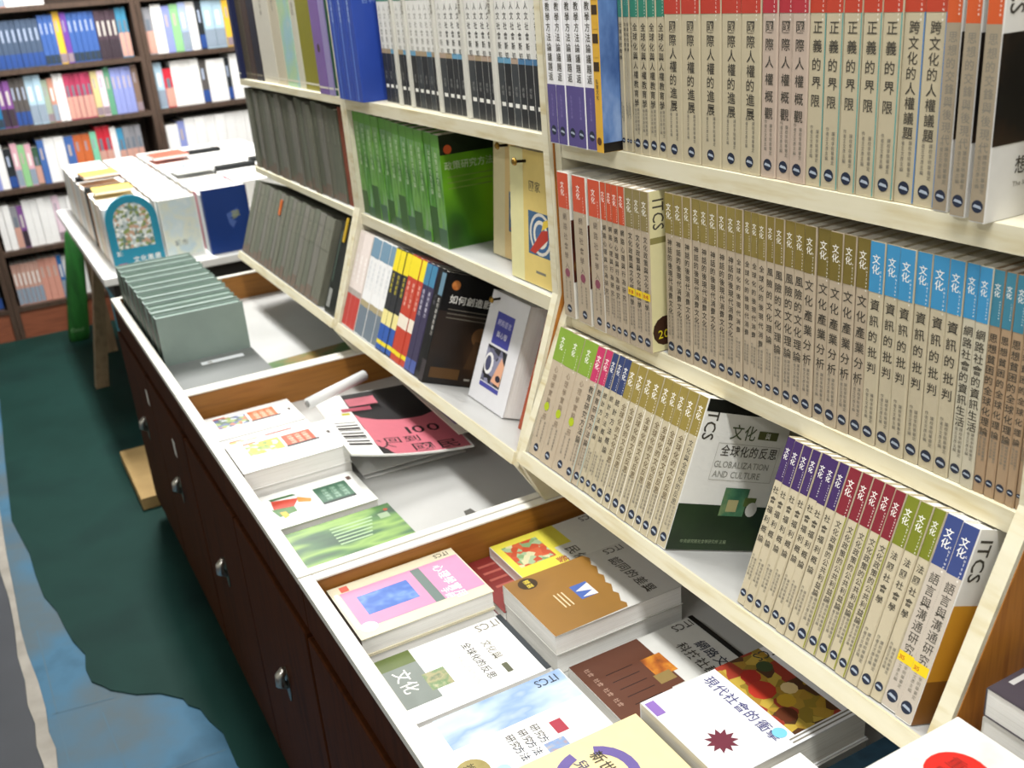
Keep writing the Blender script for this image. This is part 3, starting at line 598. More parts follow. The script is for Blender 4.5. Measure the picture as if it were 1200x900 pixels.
flat(wb1, 'white learning book with blue picture and orange box nearest the grey books', -.800, .022, D, group=GTB)
flat(wb2, 'white learning book with red box between two others in middle tray', -.664, .022, D, group=GTB)
flat(plain(.034, .138, .195, '#f0efec'), 'thick white book under the green-picture learning book', -.528, .022, D, group=GTB)
flat(wb3, 'thick white learning book with green picture, top of its stack', -.527, .022, D + .0346, group=GTB)
def par(m, fr, d, h):
    m.pq(fr, .030, .092, .105, .165, paper('#3f6a52')); m.pq(fr, .090, .098, .105, .165, paper('#20302a'), 1)
    for k in range(3): m.text(fr, '綠色學堂', .040, .148 - k * .016, .011, paper('#9ab8a4'), False, 2)
    for pts, c in (([(.030, .030), (.062, .026), (.070, .060), (.045, .075)], '#c8402a'), ([(.062, .022), (.095, .028), (.090, .060), (.070, .060)], '#4a7a3a'), ([(.078, .032), (.104, .034), (.098, .044), (.080, .042)], '#d8b02a'), ([(.040, .074), (.060, .070), (.072, .090), (.060, .094)], '#d88a2a'), ([(.022, .028), (.030, .030), (.032, .075), (.024, .070)], '#3a6a3a')): m.poly(fr, pts, paper(c), 1)
    m.pq(fr, .020, .034, h - .020, h - .012, paper('#5a4038'), 1)
flat(plain(.020, .135, .190, '#f4f4f1', par), 'white book with parrot-coloured picture and dark green box', -.385, .022, D, group=GTB)
GB_ = ramp_mat('green_leaf_cover', ['#2c4a34', '#4a7a3a', '#8fb45a', '#3f6a40', '#2f5238'], 9, stretch=(1, 2.2, .8), detail=2)
def gleaf(m, fr, d, h):
    m.pq(fr, .0005, d, .001, h, GB_)
    for k in range(6): m.pq(fr, .028 + k * .011, .032 + k * .011, .085, .160 - .004 * k, paper('#a8c49a'), 1)
    m.pq(fr, .028, .046, h - .030, h - .012, paper('#9ab08e'), 1); m.disc(fr, .020, h - .012, .004, paper('#b04a2a'), 1); m.text(fr, '出版中心', .112, .014, .006, paper('#b8c8b8'), False, 1)
flat(plain(.012, .142, .200, '#3a5a40', gleaf), 'green leaf-patterned book lying face up on the grey tray floor', -.242, .024, D, group=GTB)
# the pink and black magazine lying over other papers
def curved(name, w_, h, front, curl, loc, yaw, label, cat, base, thick=.004):
    r = thing(name, label, cat, (loc[0], loc[1], loc[2] + RIM)); m = MB(); front(m, w_, h, base)
    # slice every print polygon onto a gently curled sheet
    bm = bmesh.new(); me = m.mesh('sheet'); bm.from_mesh(me)
    for v in bm.verts: v.co.z += 0
    n = 12
    for i in range(1, n):
        bmesh.ops.bisect_plane(bm, geom=bm.verts[:] + bm.edges[:] + bm.faces[:], plane_co=(w_ * i / n, 0, 0), plane_no=(1, 0, 0))
        bmesh.ops.bisect_plane(bm, geom=bm.verts[:] + bm.edges[:] + bm.faces[:], plane_co=(0, h * i / n, 0), plane_no=(0, 1, 0))
    for v in bm.verts: v.co.z += curl(v.co.x / w_, v.co.y / h)
    bm.to_mesh(me); bm.free()
    o = obj('cover', me, r); r.rotation_euler.z = yaw; return r
def mag(m, w_, h, base):
    m.box(0, w_, 0, h, 0, .0035, paper(base)); fr = frame((0, 0, .0035), (1, 0, 0), (0, 1, 0))
    m.pq(fr, .002, w_ * .60, .058, h - .002, paper('#141214')); m.pq(fr, w_ * .78, w_ - .004, .058, .085, paper('#161416'))
    pts = [(w_ * .40, .035), (w_ - .003, .052), (w_ - .003, h - .004), (w_ * .60, h - .002)] + [(w_ * (.60 - .05 * math.sin(k * .45)) - .012 * k, h - .03 - k * .024) for k in range(1, 6)]
    m.poly(fr, [(w_ * .34, .059), (w_ * .86, .059), (w_ - .003, .080), (w_ - .003, h - .004), (w_ * .44, h - .002), (w_ * .50, h * .80), (w_ * .50, h * .60), (w_ * .46, h * .42), (w_ * .40, h * .30)], paper('#c56a78'), 1)
    m.pq(fr, .030, .075, .060, .120, paper('#c56a78'), 2); m.pq(fr, .085, .105, .040, .100, paper('#b85a6c'), 2); m.pq(fr, .112, .124, .036, .052, paper('#c8c42a'), 2)
    bk = paper('#1a1416')
    f2 = frame((0, 0, .0035), (0, 1, 0), (-1, 0, 0)); m.text(f2, '100', h * .58, -w_ * .72, .052, bk, False, 3); m.text(f2, '回到', h * .34, -w_ * .835, .034, bk, False, 3); m.text(f2, '國民', h * .52, -w_ * .975, .044, bk, False, 3); m.text(f2, '人', h * .28, -w_ * .90, .028, bk, False, 3)
    for k in range(9): m.pq(fr, w_ * .46 + k * .016, w_ * .46 + k * .016 + (.004 + .004 * (k % 3)), .010, .052, bk, 1)
curved('magazine', .365, .225, mag, lambda a, b_: .022 + .018 * a * (1 - b_) * .6 + .020 * (1 - b_) ** 2 * (.4 + a) + .012 * (a - .5) ** 2, (-.680, .240, TF + .017), -.12, 'pink and black magazine with big black characters, curling over other papers', 'magazine', '#efefec')
def paper2(m, w_, h, base):
    m.box(0, w_, 0, h, 0, .002, paper(base)); fr = frame((0, 0, .002), (1, 0, 0), (0, 1, 0)); m.pq(fr, .15, .26, .01, h - .01, paper('#8a7a9c')); m.pq(fr, .02, .12, .01, h - .02, paper('#9aa29a')); m.pq(fr, .02, .28, h * .4, h * .5, paper('#b0a48c'), 1)
curved('leaflet', .30, .075, paper2, lambda a, b_: .008 * (1 - a), (-.60, .405, -.005), -.03, 'grey and lilac leaflet tucked under the sloping shelf', 'leaflet', '#c4c2b4', .002)
for i, (a, y_, z_) in enumerate(((-.67, .25, TF), (-.645, .235, TF + .006))):
    curved('paper_sheet', .30 - .03 * i, .20, lambda m, w_, h, b_: m.box(0, w_, 0, h, 0, .002, paper(b_)), lambda a_, b_: .0015 + .0012 * math.sin(a_ * 5), (a, y_, z_ + .001), -.06 + .04 * i, ('loose white paper sheet lowest under the pink magazine', 'loose white paper sheet directly under the pink magazine')[i], 'paper', '#e8e8e6')
tb = thing('paper_tube', 'rolled white paper tube across the corner of the magazine', 'tube', (-.585, .235, .012 + RIM))
obj('roll', MB().tube([(0, -.03, 0), (-.026, .04, .004), (-.052, .11, .008)], .011, paper('#e2e4e4', .3), 14), tb); obj('core', MB().tube([(.0005, -.0305, 0), (.001, -.032, 0)], .007, paper('#8a8c8a'), 10), tb)
tag(obj('smudge_scrap', MB().add([(-.02, -.008, 0), (.0, -.012, 0), (.022, -.002, 0), (.012, .010, 0), (-.008, .006, .002), (-.022, .006, 0)], [(0, 1, 2, 3, 4, 5)], paper('#55534e', .8)), None, (-.135, .335, D + RIM)), 'small dark scrap on the grey tray floor', 'scrap')
# near tray
def pinkc(m, fr, d, h):
    m.pq(fr, .022, d - .022, .012, h - .002, paper('#d890b4')); m.pq(fr, .042, .092, .030, .105, ramp_mat('blue_grid_print', ['#2f5cb0', '#6a90d4', '#3a66ba'], 30, kind='wave')); m.pq(fr, .024, d - .022, .118, .132, paper('#6a7a76'), 1)
    m.text(fr, '心理學實用', .032, .148, .018, WHITE, False, 2); m.text(fr, '手冊', .092, .135, .014, WHITE, False, 2); side_title(m, fr, h, 0.014, INK)
    m.pq(fr, .006, .020, .016, .028, paper('#d86a5a'), 2); m.pq(fr, .02, .115, .004, .010, WHITE, 2); m.disc(fr, .118, .02, .012, WHITE, 2)
flat(plain(.026, .140, .195, '#ded6bc'), 'cream paperback under the pink-covered book', .022, .028, D, group=GTC)
flat(plain(.027, .140, .195, '#ded6bc', pinkc), 'pink and cream book with blue grid panel, beside the tray end board', .021, .029, D + .0266, group=GTC)
REDC = paper('#7c2a28')
flat(plain(.016, .145, .20, '#7c2a28', lambda m, fr, d, h: [m.pq(fr, .02 + k * .02, .026 + k * .02, .02, .09, paper('#a8584e')) for k in range(5)]), 'dark red book mostly under the yellow-panelled one', .020, .235, D, group=GTC)
ART = ramp_mat('orange_green_art', ['#7a9a6a', '#c25a34', '#9ab08a', '#b84a2a', '#c8c49a'], 100, kind='voronoi', const=True)
def yp(m, fr, d, h):
    m.poly(fr, [(.001, .001), (d, .001), (d, .080), (.060, .080), (.060, .110), (.001, .110)], paper('#d6cc4a')); m.pq(fr, .016, .080, .012, .072, ART, 1); m.text(fr, '民俗', .070, .090, .022, INK, False, 1); m.text(fr, '藝術史', .085, .066, .018, paper('#9a2a3a'), False, 2); side_title(m, fr, h, 0.019, INK)
flat(plain(.018, .140, .195, '#d2d2cc', yp), 'white book with yellow panel and orange picture behind the pink book', .026, .285, D + .0166, group=GTC)
TEAR = [(.14, .112)] + [(.14 - .008 * k, .112 + .022 * (k / 17) + .003 * math.sin(k * 2.1)) for k in range(1, 17)] + [(.001, .130)]
def gold(m, fr, d, h):
    m.poly(fr, [(.0005, .0005), (d, .0005)] + TEAR, ramp_mat('gold_brown_print', ['#7f5820', '#926828', '#866024'], 6)); m.disc(fr, .018, .030, .014, paper('#3c2a14'), 1); m.text(fr, '精選', .008, .026, .010, paper('#e0c84a'), False, 2)
    m.pq(fr, .058, .092, .072, .098, paper('#4a64a8'), 1); m.poly(fr, [(.062, .098), (.072, .074), (.080, .096), (.088, .076), (.092, .098)], paper('#e6e2da'), 2)
    side_title(m, fr, h, 0.019, INK); m.text(fr, '認同的差異', .030, h - .048, .019, INK, False, 1)
    for k in range(3): m.pq(fr, .062, .096, .056 - k * .006, .058 - k * .006, paper('#d8c4a0'), 1)
gm_ = plain(.030, .142, .200, '#c6c5c0', gold)
flat(gm_, 'gold-brown paperback under its twin in the near tray', .163, .238, D, group=GTC)
flat(gm_, 'gold-brown paperback with round badge, top of the two', .165, .236, D + .0306, group=GTC)
def itw(m, fr, d, h):
    m.pq(fr, .0005, .110, .004, .052, paper('#7f8781')); m.pq(fr, .0005, .028, .004, .052, paper('#5f6e34'), 1); m.text(fr, '文化', .034, .014, .024, WHITE, False, 3); m.pq(fr, .058, .094, .046, .076, ramp_mat('desk_photo', ['#3f6a4a', '#a8a078', '#6a8a5a', '#c4bc9a'], 50), 1)
    side_title(m, fr, h, 0.021, GREYINK); m.text(fr, '文化與', .040, h - .052, .014, GREYINK, False, 1); m.text(fr, '全球化的反思', .030, h - .076, .0135, INK, False, 1); m.pq(fr, .096, .116, h - .050, h - .042, paper('#5a5c48'), 1)
    m.text(fr, 'GLOBALIZATION', .030, h - .092, .010, paper('#c4c4c0'), False, 1); m.pq(fr, .0005, d, h - .008, h, paper('#30353a'), 1)
flat(plain(.030, .138, .190, '#f3f3f1', itw), 'white book with grey-green panel between pink and blue-sketch books', .183, .030, D, group=GTC)
def bls(m, fr, d, h):
    m.pq(fr, .0005, .058, .022, h - .001, ramp_mat('blue_sketch', ['#a8c0da', '#c4d6e8', '#8aa6cc', '#d8e2ec'], 14, stretch=(1, 1, .5))); side_title(m, fr, h, 0.019, NAVYINK)
    for k in range(3): m.text(fr, '研究', .070, .112 - k * .016, .012, INK, False, 1); m.text(fr, '方法', .092, .112 - k * .016, .012, NAVYINK, False, 1)
    m.pq(fr, .078, .100, .135, .150, paper('#a83a4a'), 1); m.pq(fr, .106, .124, .112, .138, ramp_mat('small_orange_art', ['#c88a4a', '#7a9ac8', '#d8b88a'], 60), 1)
    m.disc(fr, .100, .026, .020, ramp_mat('gold_seal', ['#8a7c3a', '#a8985a'], 40), 1, 20); m.text(fr, '推薦', .086, .020, .013, paper('#4a421e'), False, 3); m.disc(fr, .116, .056, .009, paper('#a8d8dc'), 1)
flat(plain(.034, .140, .196, '#f4f4f4', bls), 'white book with blue sketch strip and round gold seal', .332, .028, D, group=GTC)
PURP = paper('#6a5c9a')
def cream(m, fr, d, h):
    cx, cy = .060, .110
    for a0, a1 in ((-.3, 2.7), (3.3, 5.2)):
        pts = [(cx + .046 * math.cos(a0 + (a1 - a0) * k / 12), cy + .046 * math.sin(a0 + (a1 - a0) * k / 12)) for k in range(13)] + [(cx + .034 * math.cos(a1 - (a1 - a0) * k / 12), cy + .034 * math.sin(a1 - (a1 - a0) * k / 12)) for k in range(13)]
        for k in range(12): m.poly(fr, [pts[k], pts[k + 1], pts[24 - k], pts[25 - k]][::-1], PURP, 1)
    m.text(fr, '新世紀人類', .026, .118, .017, INK, False, 2); m.text(fr, '兒童心理學', .028, .098, .015, paper('#4a4a6a'), False, 2)
flat(plain(.030, .142, .198, '#e8d6a4', cream), 'cream book with purple brushed ring, nearest the front board', .478, .040, D + .0306, group=GTC); flat(plain(.030, .142, .198, '#e9e6da'), 'pale book underneath the cream purple-ring book', .480, .040, D, group=GTC)
def brn(m, fr, d, h):
    m.poly(fr, [(.0005, .0005), (d, .0005), (d, .085), (.088, .085), (.088, .100), (.030, .100), (.030, .115), (.0005, .115)][:4] + [(.088, .070), (.0005, .070)], paper('#5c3626')); m.pq(fr, .0005, d * .75, .0005, .105, paper('#5c3626')); m.pq(fr, .040, .080, .082, .112, ramp_mat('amber_photo', ['#4a1e08', '#a85a14', '#d8942a'], 40), 2); m.pq(fr, .074, .092, .078, .102, paper('#8a7444'), 1)
    for k in range(5): m.pq(fr, .040 + k * .016, .0415 + k * .016, .030, .070, paper('#2a1610'), 2)
    for k in range(4): m.text(fr, '社會', .016 + k * .022, .012, .008, paper('#a88a7a'), False, 2)
    side_title(m, fr, h, 0.019, INK); m.text(fr, '網路文化', .050, h - .038, .018, NAVYINK, False, 1); m.text(fr, '科技社群', .040, h - .060, .018, INK, False, 1); m.pq(fr, .0005, d, h - .008, h, paper('#141210'), 1)
flat(plain(.020, .138, .196, '#cfcfca', brn), 'white and brown book with amber photo beside the gold pair', .322, .243, D, group=GTC)
PAINT = ramp_mat('classical_painting', ['#4a2a0a', '#94301c', '#a8862a', '#b89c3a', '#8a7420', '#a07c24'], 75, kind='voronoi', const=True)
def painting(m, fr, d, h):
    m.pq(fr, .0005, d - .012, .105, .172, PAINT, 0)
    for k, (a, b_, r_, c) in enumerate(((.035, .13, .012, '#a8281c'), (.060, .125, .016, '#b0301e'), (.088, .135, .011, '#c09a2a'), (.030, .155, .010, '#3a4a2a'), (.105, .12, .012, '#5a2a12'), (.074, .152, .010, '#d8c08a'))): m.disc(fr, a, b_, r_, paper(c), 1, 10)
    m.text(fr, '現代社會的衝擊', .008, .080, .0165, paper('#4a4a7a'), False, 1); side_title(m, fr, h, 0.021, INK)
    m.poly(fr, [((.030 if k % 2 == 0 else .018) * math.cos(k * math.pi / 11) * .62 + .098, (.030 if k % 2 == 0 else .018) * math.sin(k * math.pi / 11) * .62 + .036) for k in range(22)], paper('#6a2a3a'), 1); m.disc(fr, .122, .094, .008, paper('#7ac4e4'), 1)
    m.pq(fr, .006, .030, .002, .014, paper('#8a6ab4'), 1)
    for k in range(2): m.pq(fr, d - .010 + k * .005, d - .008 + k * .005, .095, .180, GREYINK, 1)
flat(plain(.042, .145, .200, '#e6e6e8', painting, PAGES), 'thick white book with red and gold painting under the sloping shelf', .478, .245, D + .030, group=GTC)
flat(plain(.0295, .145, .200, '#d2d0cc', None, PAGES), 'grey-white book beneath the thick painting book', .480, .246, D, group=GTC)
def bluec(m, fr, d, h): m.pq(fr, .0005, d, .001, h, ramp_mat('dusk_blue_print', ['#1a2c3a', '#34566c', '#24404e'], 16)); m.text(fr, '都市', .02, h - .060, .022, paper('#0f1c26'), False, 1)
flat(plain(.030, .120, .140, '#24404e', bluec), 'dark blue book half under the sloping shelf', .632, .325, D, group=GTC)
flat(plain(.030, .100, .175, '#e8e6e4'), 'lower white book in the short pile by the blue book', .655, .140, D, group=GTC)
flat(plain(.034, .100, .175, '#eeecea'), 'middle white book in the short pile by the blue book', .655, .141, D + .0306, group=GTC)
flat(plain(.034, .100, .175, '#f0eeec'), 'top white book in the short pile by the blue book', .654, .140, D + .0652, group=GTC)
# stacks in the nearest tray
def redseal(m, fr, d, h):
    m.pq(fr, .004, d - .004, .004, h - .004, ramp_mat('grey_smoke_print', ['#b4b6b0', '#dcdcd8', '#c4c6c0'], 18)); m.disc(fr, .046, .150, .026, paper('#c4241c'), 1, 24); m.text(fr, '重新', .030, .152, .015, paper('#8a1a14'), False, 3); m.text(fr, '印行', .030, .134, .015, paper('#8a1a14'), False, 3)
for i in range(6):
    flat(plain(.037, .150, .205, '#dddcd6', redseal if i == 5 else None), f'{ORD[i]} book up from the tray in the red-seal stack' if i < 5 else 'grey-white book with red round seal, top of its stack', .7945 + .0006 * (i % 2), .150, D + i * .0376, group='stack with a red-seal cover')
def darkc(m, fr, d, h):
    m.pq(fr, .001, d, .001, h, paper('#423c44')); m.text(fr, '旅行', .012, .045, .018, paper('#c8c6c4'), False, 1); m.pq(fr, .006, .011, .02, .10, paper('#b8b6b4'), 1); m.disc(fr, .060, .060, .016, paper('#d8d0a8'), 1); m.disc(fr, .036, .044, .008, paper('#b0504a'), 1)
for i in range(8):
    flat(plain(.030, .150, .108, '#d8d6ce' if i < 7 else '#423c44', darkc if i == 7 else None), f'{ORD[i]} book up in the stack with the charcoal cover' if i < 7 else 'charcoal-covered book with pale disc, top of its stack', .7985, .385, D + i * .0306, group='stack with a charcoal cover')

# far tray: upright grey-green books, one lying flat, papers
GG = [ramp_mat('grey_green_cloth_%d' % i, c, 8, rough=.55) for i, c in enumerate((['#74897e', '#82988c'], ['#84958f', '#93a49d'], ['#6b8277', '#7a9186']))]
GA = 'grey-green books filed in the far tray'
for i in range(14):
    x = -1.712 + i * .0415
    place(book_meshes(.033, .168 - .003 * (i % 3) + (.0 if i < 12 else -.006), .205, GG[i % 3], lambda m, fr, t, h: m.pq(fr, .001, t - .001, .001, h - .001, paper('#3a4238')), lambda m, fr, d, h: None, GG[(i + 1) % 3], True), f'{ORD[i]} of fourteen grey-green books standing in the far tray from far end', 'book', (x, .026 + .002 * (i % 2), D + RIM), (0, 0, 0), GA, 'hardcover_book')
r = flat(book_meshes(.046, .205, .20, ramp_mat('grey_cover', ['#5c5f5e', '#6c706e'], 6), None, lambda m, fr, d, h: (m.pq(fr, .030, .052, .075, .175, paper('#d8dce0')), m.text(fr, '書號', .034, .09, .012, GREYINK, False, 1)), PAGES, True), 'grey book with white label lying in front of the grey-green books', -1.125, .026, D, name='hardcover_book')
def gsheet(m, w_, h, b_): m.box(0, w_, 0, h, 0, .003, ramp_mat('green_orange_flyer', ['#3a5c22', '#44682a', '#8a6a2c', '#4a7030'], 10))
curved('flyer', .15, .225, gsheet, lambda a, b_: .012 * a * a, (-1.10, .245, TF + .001), .10, 'green and orange flyer along the partition of the far tray', 'flyer', '#44682a')

# ---------------------------------------------------------------- far end: dark bookcases
def far_case(y0, y1, lab, zs=(.79, .53, .28, .01, -.27, -.54)):
    t = thing('tall_bookcase', lab, 'bookcase', (-4.0, y0, 0), group='dark bookcases at the far end'); W = y1 - y0
    for a in (0.0005, W - .0225): obj('side_panel', MB().box(-.30, 0, a, a + .022, 0, 2.1, DARKCASE), t)
    obj('back_panel', MB().box(-.30, -.29, .022, W - .022, .1, 2.1, DARKCASE), t)
    obj('plinth', MB().box(-.29, -.01, .022, W - .022, 0, RIM - .54 - .022, PLINTH), t)
    for z in list(zs) + [1.06, 1.33]: obj('shelf', MB().box(-.29, -.004, .022, W - .022, RIM + z - .022, RIM + z, DARKCASE), t)
    return t
far_case(-.235, .60, 'dark brown bookcase standing behind the white table')
far_case(.601, 1.436, 'dark brown bookcase with mostly white books, furthest along the back')
far_case(-1.071, -.236, 'dark bookcase at the edge of the view beside the aisle')
CN = {'#5a5a9c': 'violet-blue', '#46566e': 'slate', '#3c5ea0': 'blue', '#e0b43a': 'yellow', '#6a3f96': 'purple', '#4a3a44': 'dark brown', '#3f86a8': 'teal-blue', '#1f6f9c': 'deep teal', '#7a4a8c': 'plum', '#55504e': 'dark grey', '#a8c4d6': 'pale blue',
      '#9aa894': 'sage', '#c08a78': 'salmon', '#ecebea': 'white', '#b03a5c': 'crimson', '#cfc08a': 'beige', '#e4cbd8': 'pink-white', '#5f9a7c': 'green', '#8a94cc': 'lavender', '#7a6458': 'brown', '#23282c': 'black', '#d8a8b4': 'pink', '#8cc08a': 'light green',
      '#3a5a44': 'dark green', '#4468a8': 'cobalt', '#c8693a': 'orange', '#7cc4a4': 'mint', '#c8283a': 'red', '#3f90b8': 'cyan', '#8a8a90': 'grey', '#c49a8c': 'brick-pink', '#cf9484': 'coral', '#2f6aa8': 'mid blue', '#55c0cc': 'turquoise', '#a4b4dc': 'periwinkle'}
INVC = {v: k for k, v in CN.items()}
def far_row(y, yend, z, items, shelf, case, xf=-4.03):
    cnt = {}; tot = {}
    for it in items: tot[it[0]] = tot.get(it[0], 0) + it[1]
    yy = y
    for it in items:
        c, n, t, h = it[:4]
        for k in range(n):
            if yy + t > yend: return
            i = cnt.get(c, 0); cnt[c] = i + 1
            hx = INVC[c]; key = ('far', c, t, h)
            if key not in IT:
                dk = c in ('slate', 'deep teal', 'violet-blue', 'blue', 'dark grey', 'dark brown', 'black', 'plum')
                def sp(m, fr, tt, hh):
                    q_ = sum(map(ord, c)) % 4; m.pq(fr, tt * .28, tt * (.5 + .07 * q_), hh * (.62 - .07 * q_), hh * (.84 - .03 * q_), paper(('#b4bcc8', '#a8b4cc', '#c8c4bc', '#9cacb8')[q_] if dk else ('#9a94a0', '#b8a8a0', '#e4e0dc', '#6a7480')[q_]), 0)
                    (m.pq(fr, .001, tt - .001, hh * .02, hh * (.2 + .1 * q_), paper(('#2c3a48', '#2a4a8c', '#3a3038', '#1f5c80')[q_] if dk else ('#8c7c84', '#d8d0cc', '#8a98a8', '#c89a8c')[q_])) if q_ != 1 or dk else None); m.pq(fr, .001, tt - .001, hh * .88, hh * .96, paper(hx), 0)
                IT[key] = book_meshes(t - .0008, h, .17, hx, sp if c not in ('white',) or k % 2 else None)
            lab = f'{c} book on the {shelf} shelf of {case}' if tot[c] == 1 else f'{ordn(i)} {c} book on the {shelf} shelf of {case} from aisle'
            place(IT[key], lab, 'book', (xf - random.uniform(0, .012), yy, z + RIM + .0006), (0, 0, math.pi / 2), f'books on the {shelf} far shelf', 'shelved_book')
            yy += t
BC = 'the dark bookcase'
far_row(-.20, .57, .79, [('white', 5, .04, .20), ('salmon', 2, .03, .2), ('white', 4, .04, .19)], 'highest', BC)
far_row(-.20, .572, .53, [('violet-blue', 6, .026, .215), ('slate', 9, .024, .205), ('blue', 3, .022, .215), ('yellow', 1, .030, .225), ('purple', 1, .026, .22), ('blue', 5, .024, .215), ('dark brown', 4, .024, .215), ('teal-blue', 4, .024, .22)], 'upper', BC)
far_row(-.20, .572, .28, [('deep teal', 5, .027, .205), ('plum', 2, .028, .205), ('dark grey', 3, .022, .21), ('pale blue', 2, .034, .215), ('sage', 1, .026, .19), ('salmon', 1, .026, .195), ('white', 2, .022, .21), ('crimson', 5, .024, .205), ('beige', 1, .030, .205), ('pink-white', 1, .030, .205), ('green', 1, .028, .215), ('lavender', 4, .024, .21), ('brown', 1, .03, .215)], 'middle', BC)
far_row(-.20, .572, .01, [('beige', 1, .03, .2), ('lavender', 1, .03, .215), ('white', 1, .035, .2), ('black', 1, .035, .18), ('pink', 1, .028, .2), ('light green', 1, .03, .19), ('pink', 1, .028, .19), ('dark green', 1, .028, .17), ('cobalt', 1, .030, .2), ('white', 2, .045, .205), ('cobalt', 1, .04, .2), ('orange', 2, .038, .20), ('mint', 1, .03, .205), ('red', 2, .032, .225), ('white', 1, .028, .215), ('cyan', 1, .03, .205), ('grey', 3, .028, .21)], 'lower', BC)
far_row(-.20, .20, -.27, [('white', 2, .03, .21), ('grey', 1, .03, .2), ('plum', 1, .026, .2), ('white', 4, .033, .22), ('pink-white', 1, .03, .22), ('white', 3, .03, .21), ('periwinkle', 1, .03, .2), ('white', 8, .034, .2)], 'second lowest', BC)
far_row(-.20, .20, -.54, [('brick-pink', 6, .020, .2), ('coral', 3, .028, .205), ('mid blue', 1, .022, .21), ('white', 10, .036, .2)], 'lowest', BC)
WC = 'the white-filled bookcase'
far_row(.63, 1.14, .53, [('grey', 1, .04, .21), ('white', 1, .05, .22), ('lavender', 1, .036, .21), ('light green', 1, .04, .215), ('periwinkle', 1, .036, .22), ('white', 1, .045, .22), ('black', 1, .03, .22), ('pale blue', 2, .05, .22), ('yellow', 1, .04, .215), ('turquoise', 1, .045, .215), ('white', 5, .05, .2)], 'upper', WC)
far_row(.63, 1.14, .28, [('pale blue', 1, .04, .21), ('red', 1, .04, .18), ('white', 3, .045, .21), ('dark grey', 1, .036, .20), ('white', 2, .045, .2), ('black', 1, .025, .2), ('white', 8, .05, .215)], 'middle', WC)
far_row(.63, 1.14, .01, [('white', 1, .06, .19), ('lavender', 1, .035, .2), ('white', 12, .05, .21)], 'lower', WC)
AC = 'the aisle-edge bookcase'
far_row(-.42, -.26, -.27, [('white', 1, .04, .2), ('dark grey', 2, .035, .2)], 'second lowest', AC)
far_row(-.42, -.26, -.54, [('coral', 1, .035, .2), ('white', 2, .04, .2), ('black', 1, .035, .18)], 'lowest', AC)

# ---------------------------------------------------------------- the white book table
TT = -.05; TX0, TX1, TY0, TY1 = -3.62, -2.19, .03, 1.25
tb = thing('book_table', 'white table loaded with upright books in front of the dark bookcases', 'table', (TX0, TY0, 0))
bevel(obj('table_top', MB().box(0, TX1 - TX0, 0, TY1 - TY0, RIM + TT - .028, RIM + TT, paper('#ececea', .3)), tb), .004)
obj('apron', MB().box(.04, TX1 - TX0 - .04, .03, .055, RIM + TT - .09, RIM + TT - .028, paper('#2c2a28', .6)), tb)  # both aprons coloured dark to stand for the shadow under the table top
obj('apron', MB().box(TX1 - TX0 - .065, TX1 - TX0 - .04, .055, TY1 - TY0 - .05, RIM + TT - .09, RIM + TT - .028, paper('#2c2a28', .6)), tb)
LEGW = wood('pale_leg_wood', '#8a7258', '#a48a6c', (14, 14, 2))
for (fx, fy, tx, ty) in ((.56, -.045, .86, .03), (.10, .06, .12, .06), (1.30, 1.15, 1.30, 1.15), (.10, 1.15, .12, 1.15)):
    m = MB(); s0, s1 = .026, .018
    vs = [(fx + a * s0, fy + b_ * s0 + .02, 0.004) for a, b_ in ((-1, -1), (1, -1), (1, 1), (-1, 1))] + [(tx + a * s1, ty + b_ * s1 + .02, RIM + TT - .029) for a, b_ in ((-1, -1), (1, -1), (1, 1), (-1, 1))]
    m.add(vs, [(3, 2, 1, 0), (4, 5, 6, 7), (0, 1, 5, 4), (1, 2, 6, 5), (2, 3, 7, 6), (3, 0, 4, 7)], LEGW); obj('leg', m, tb)
# arched card-board book at the front of the first file
zt = TT + RIM + .0006
def arch(w_, h, n=14, inset=0):
    r = w_ / 2 - inset
    return [(inset, inset * .2), (w_ - inset, inset * .2), (w_ - inset, h - w_ / 2)] + [(w_ / 2 + r * math.cos(math.pi * k / n), h - w_ / 2 + r * math.sin(math.pi * k / n)) for k in range(1, n)] + [(inset, h - w_ / 2)]
t = thing('arched_book', 'turquoise arch-topped book showing a picture, front of the table', 'book', (-2.300, .085, zt)); TQ = paper('#2788a4')
obj('cover', MB().prism(arch(.165, .235), 'x', 0, .014, TQ), t)
pic = MB(); fr = frame((.014, 0, 0), (0, 1, 0), (0, 0, 1)); pts = arch(.165, .235, 14, .024)
pic.poly(fr, [(a, max(b_, .062)) for a, b_ in pts], ramp_mat('street_scene_print', ['#eef0ee', '#6a8478', '#d8dedc', '#8a9a5a', '#c4a088', '#b8c4c8'], 110, kind='voronoi', const=True))
pic.text(fr, '文化風景', .06, .012, .022, WHITE, False, 1); pic.text(fr, '城', .012, .040, .020, WHITE, False, 1); pic.pq(fr, .012, .04, .004, .016, paper('#9a6a8a'), 1); obj('picture', pic, t)
GT_ = 'books filed upright on the white table'
def filed(x, y, w_, h, t, c, label, front=None, cat='book', name='filed_book'):
    place(book_meshes(t, h, w_, c, None, front, PAGES_W if c != '#15181a' else paper('#1c2022')), label, cat, (x, y, zt), (0, 0, 0), GT_, name)
def sketch(m, fr, d, h): m.pq(fr, .004, d - .004, .006, h - .004, ramp_mat('pale_watercolour', ['#e0e4dc', '#c4d4d8', '#d4d8c8', '#b4c8d0'], 14)); m.text(fr, '城市', .03, .04, .022, paper('#6a7478'), False, 1)
filed(-2.318, .258, .125, .200, .03, '#e4e6e0', 'pale watercolour-covered book beside the turquoise arch', sketch)
def navyc(m, fr, d, h): m.pq(fr, .001, d, .001, h, paper('#123578')); m.poly(fr, [(.07, .13), (.11, .145), (.105, .12), (.08, .115), (.10, .10), (.085, .08), (.075, .095)], paper('#4a64a4'), 1); m.text(fr, '夢', .085, .11, .03, paper('#9aa06a'), False, 2)
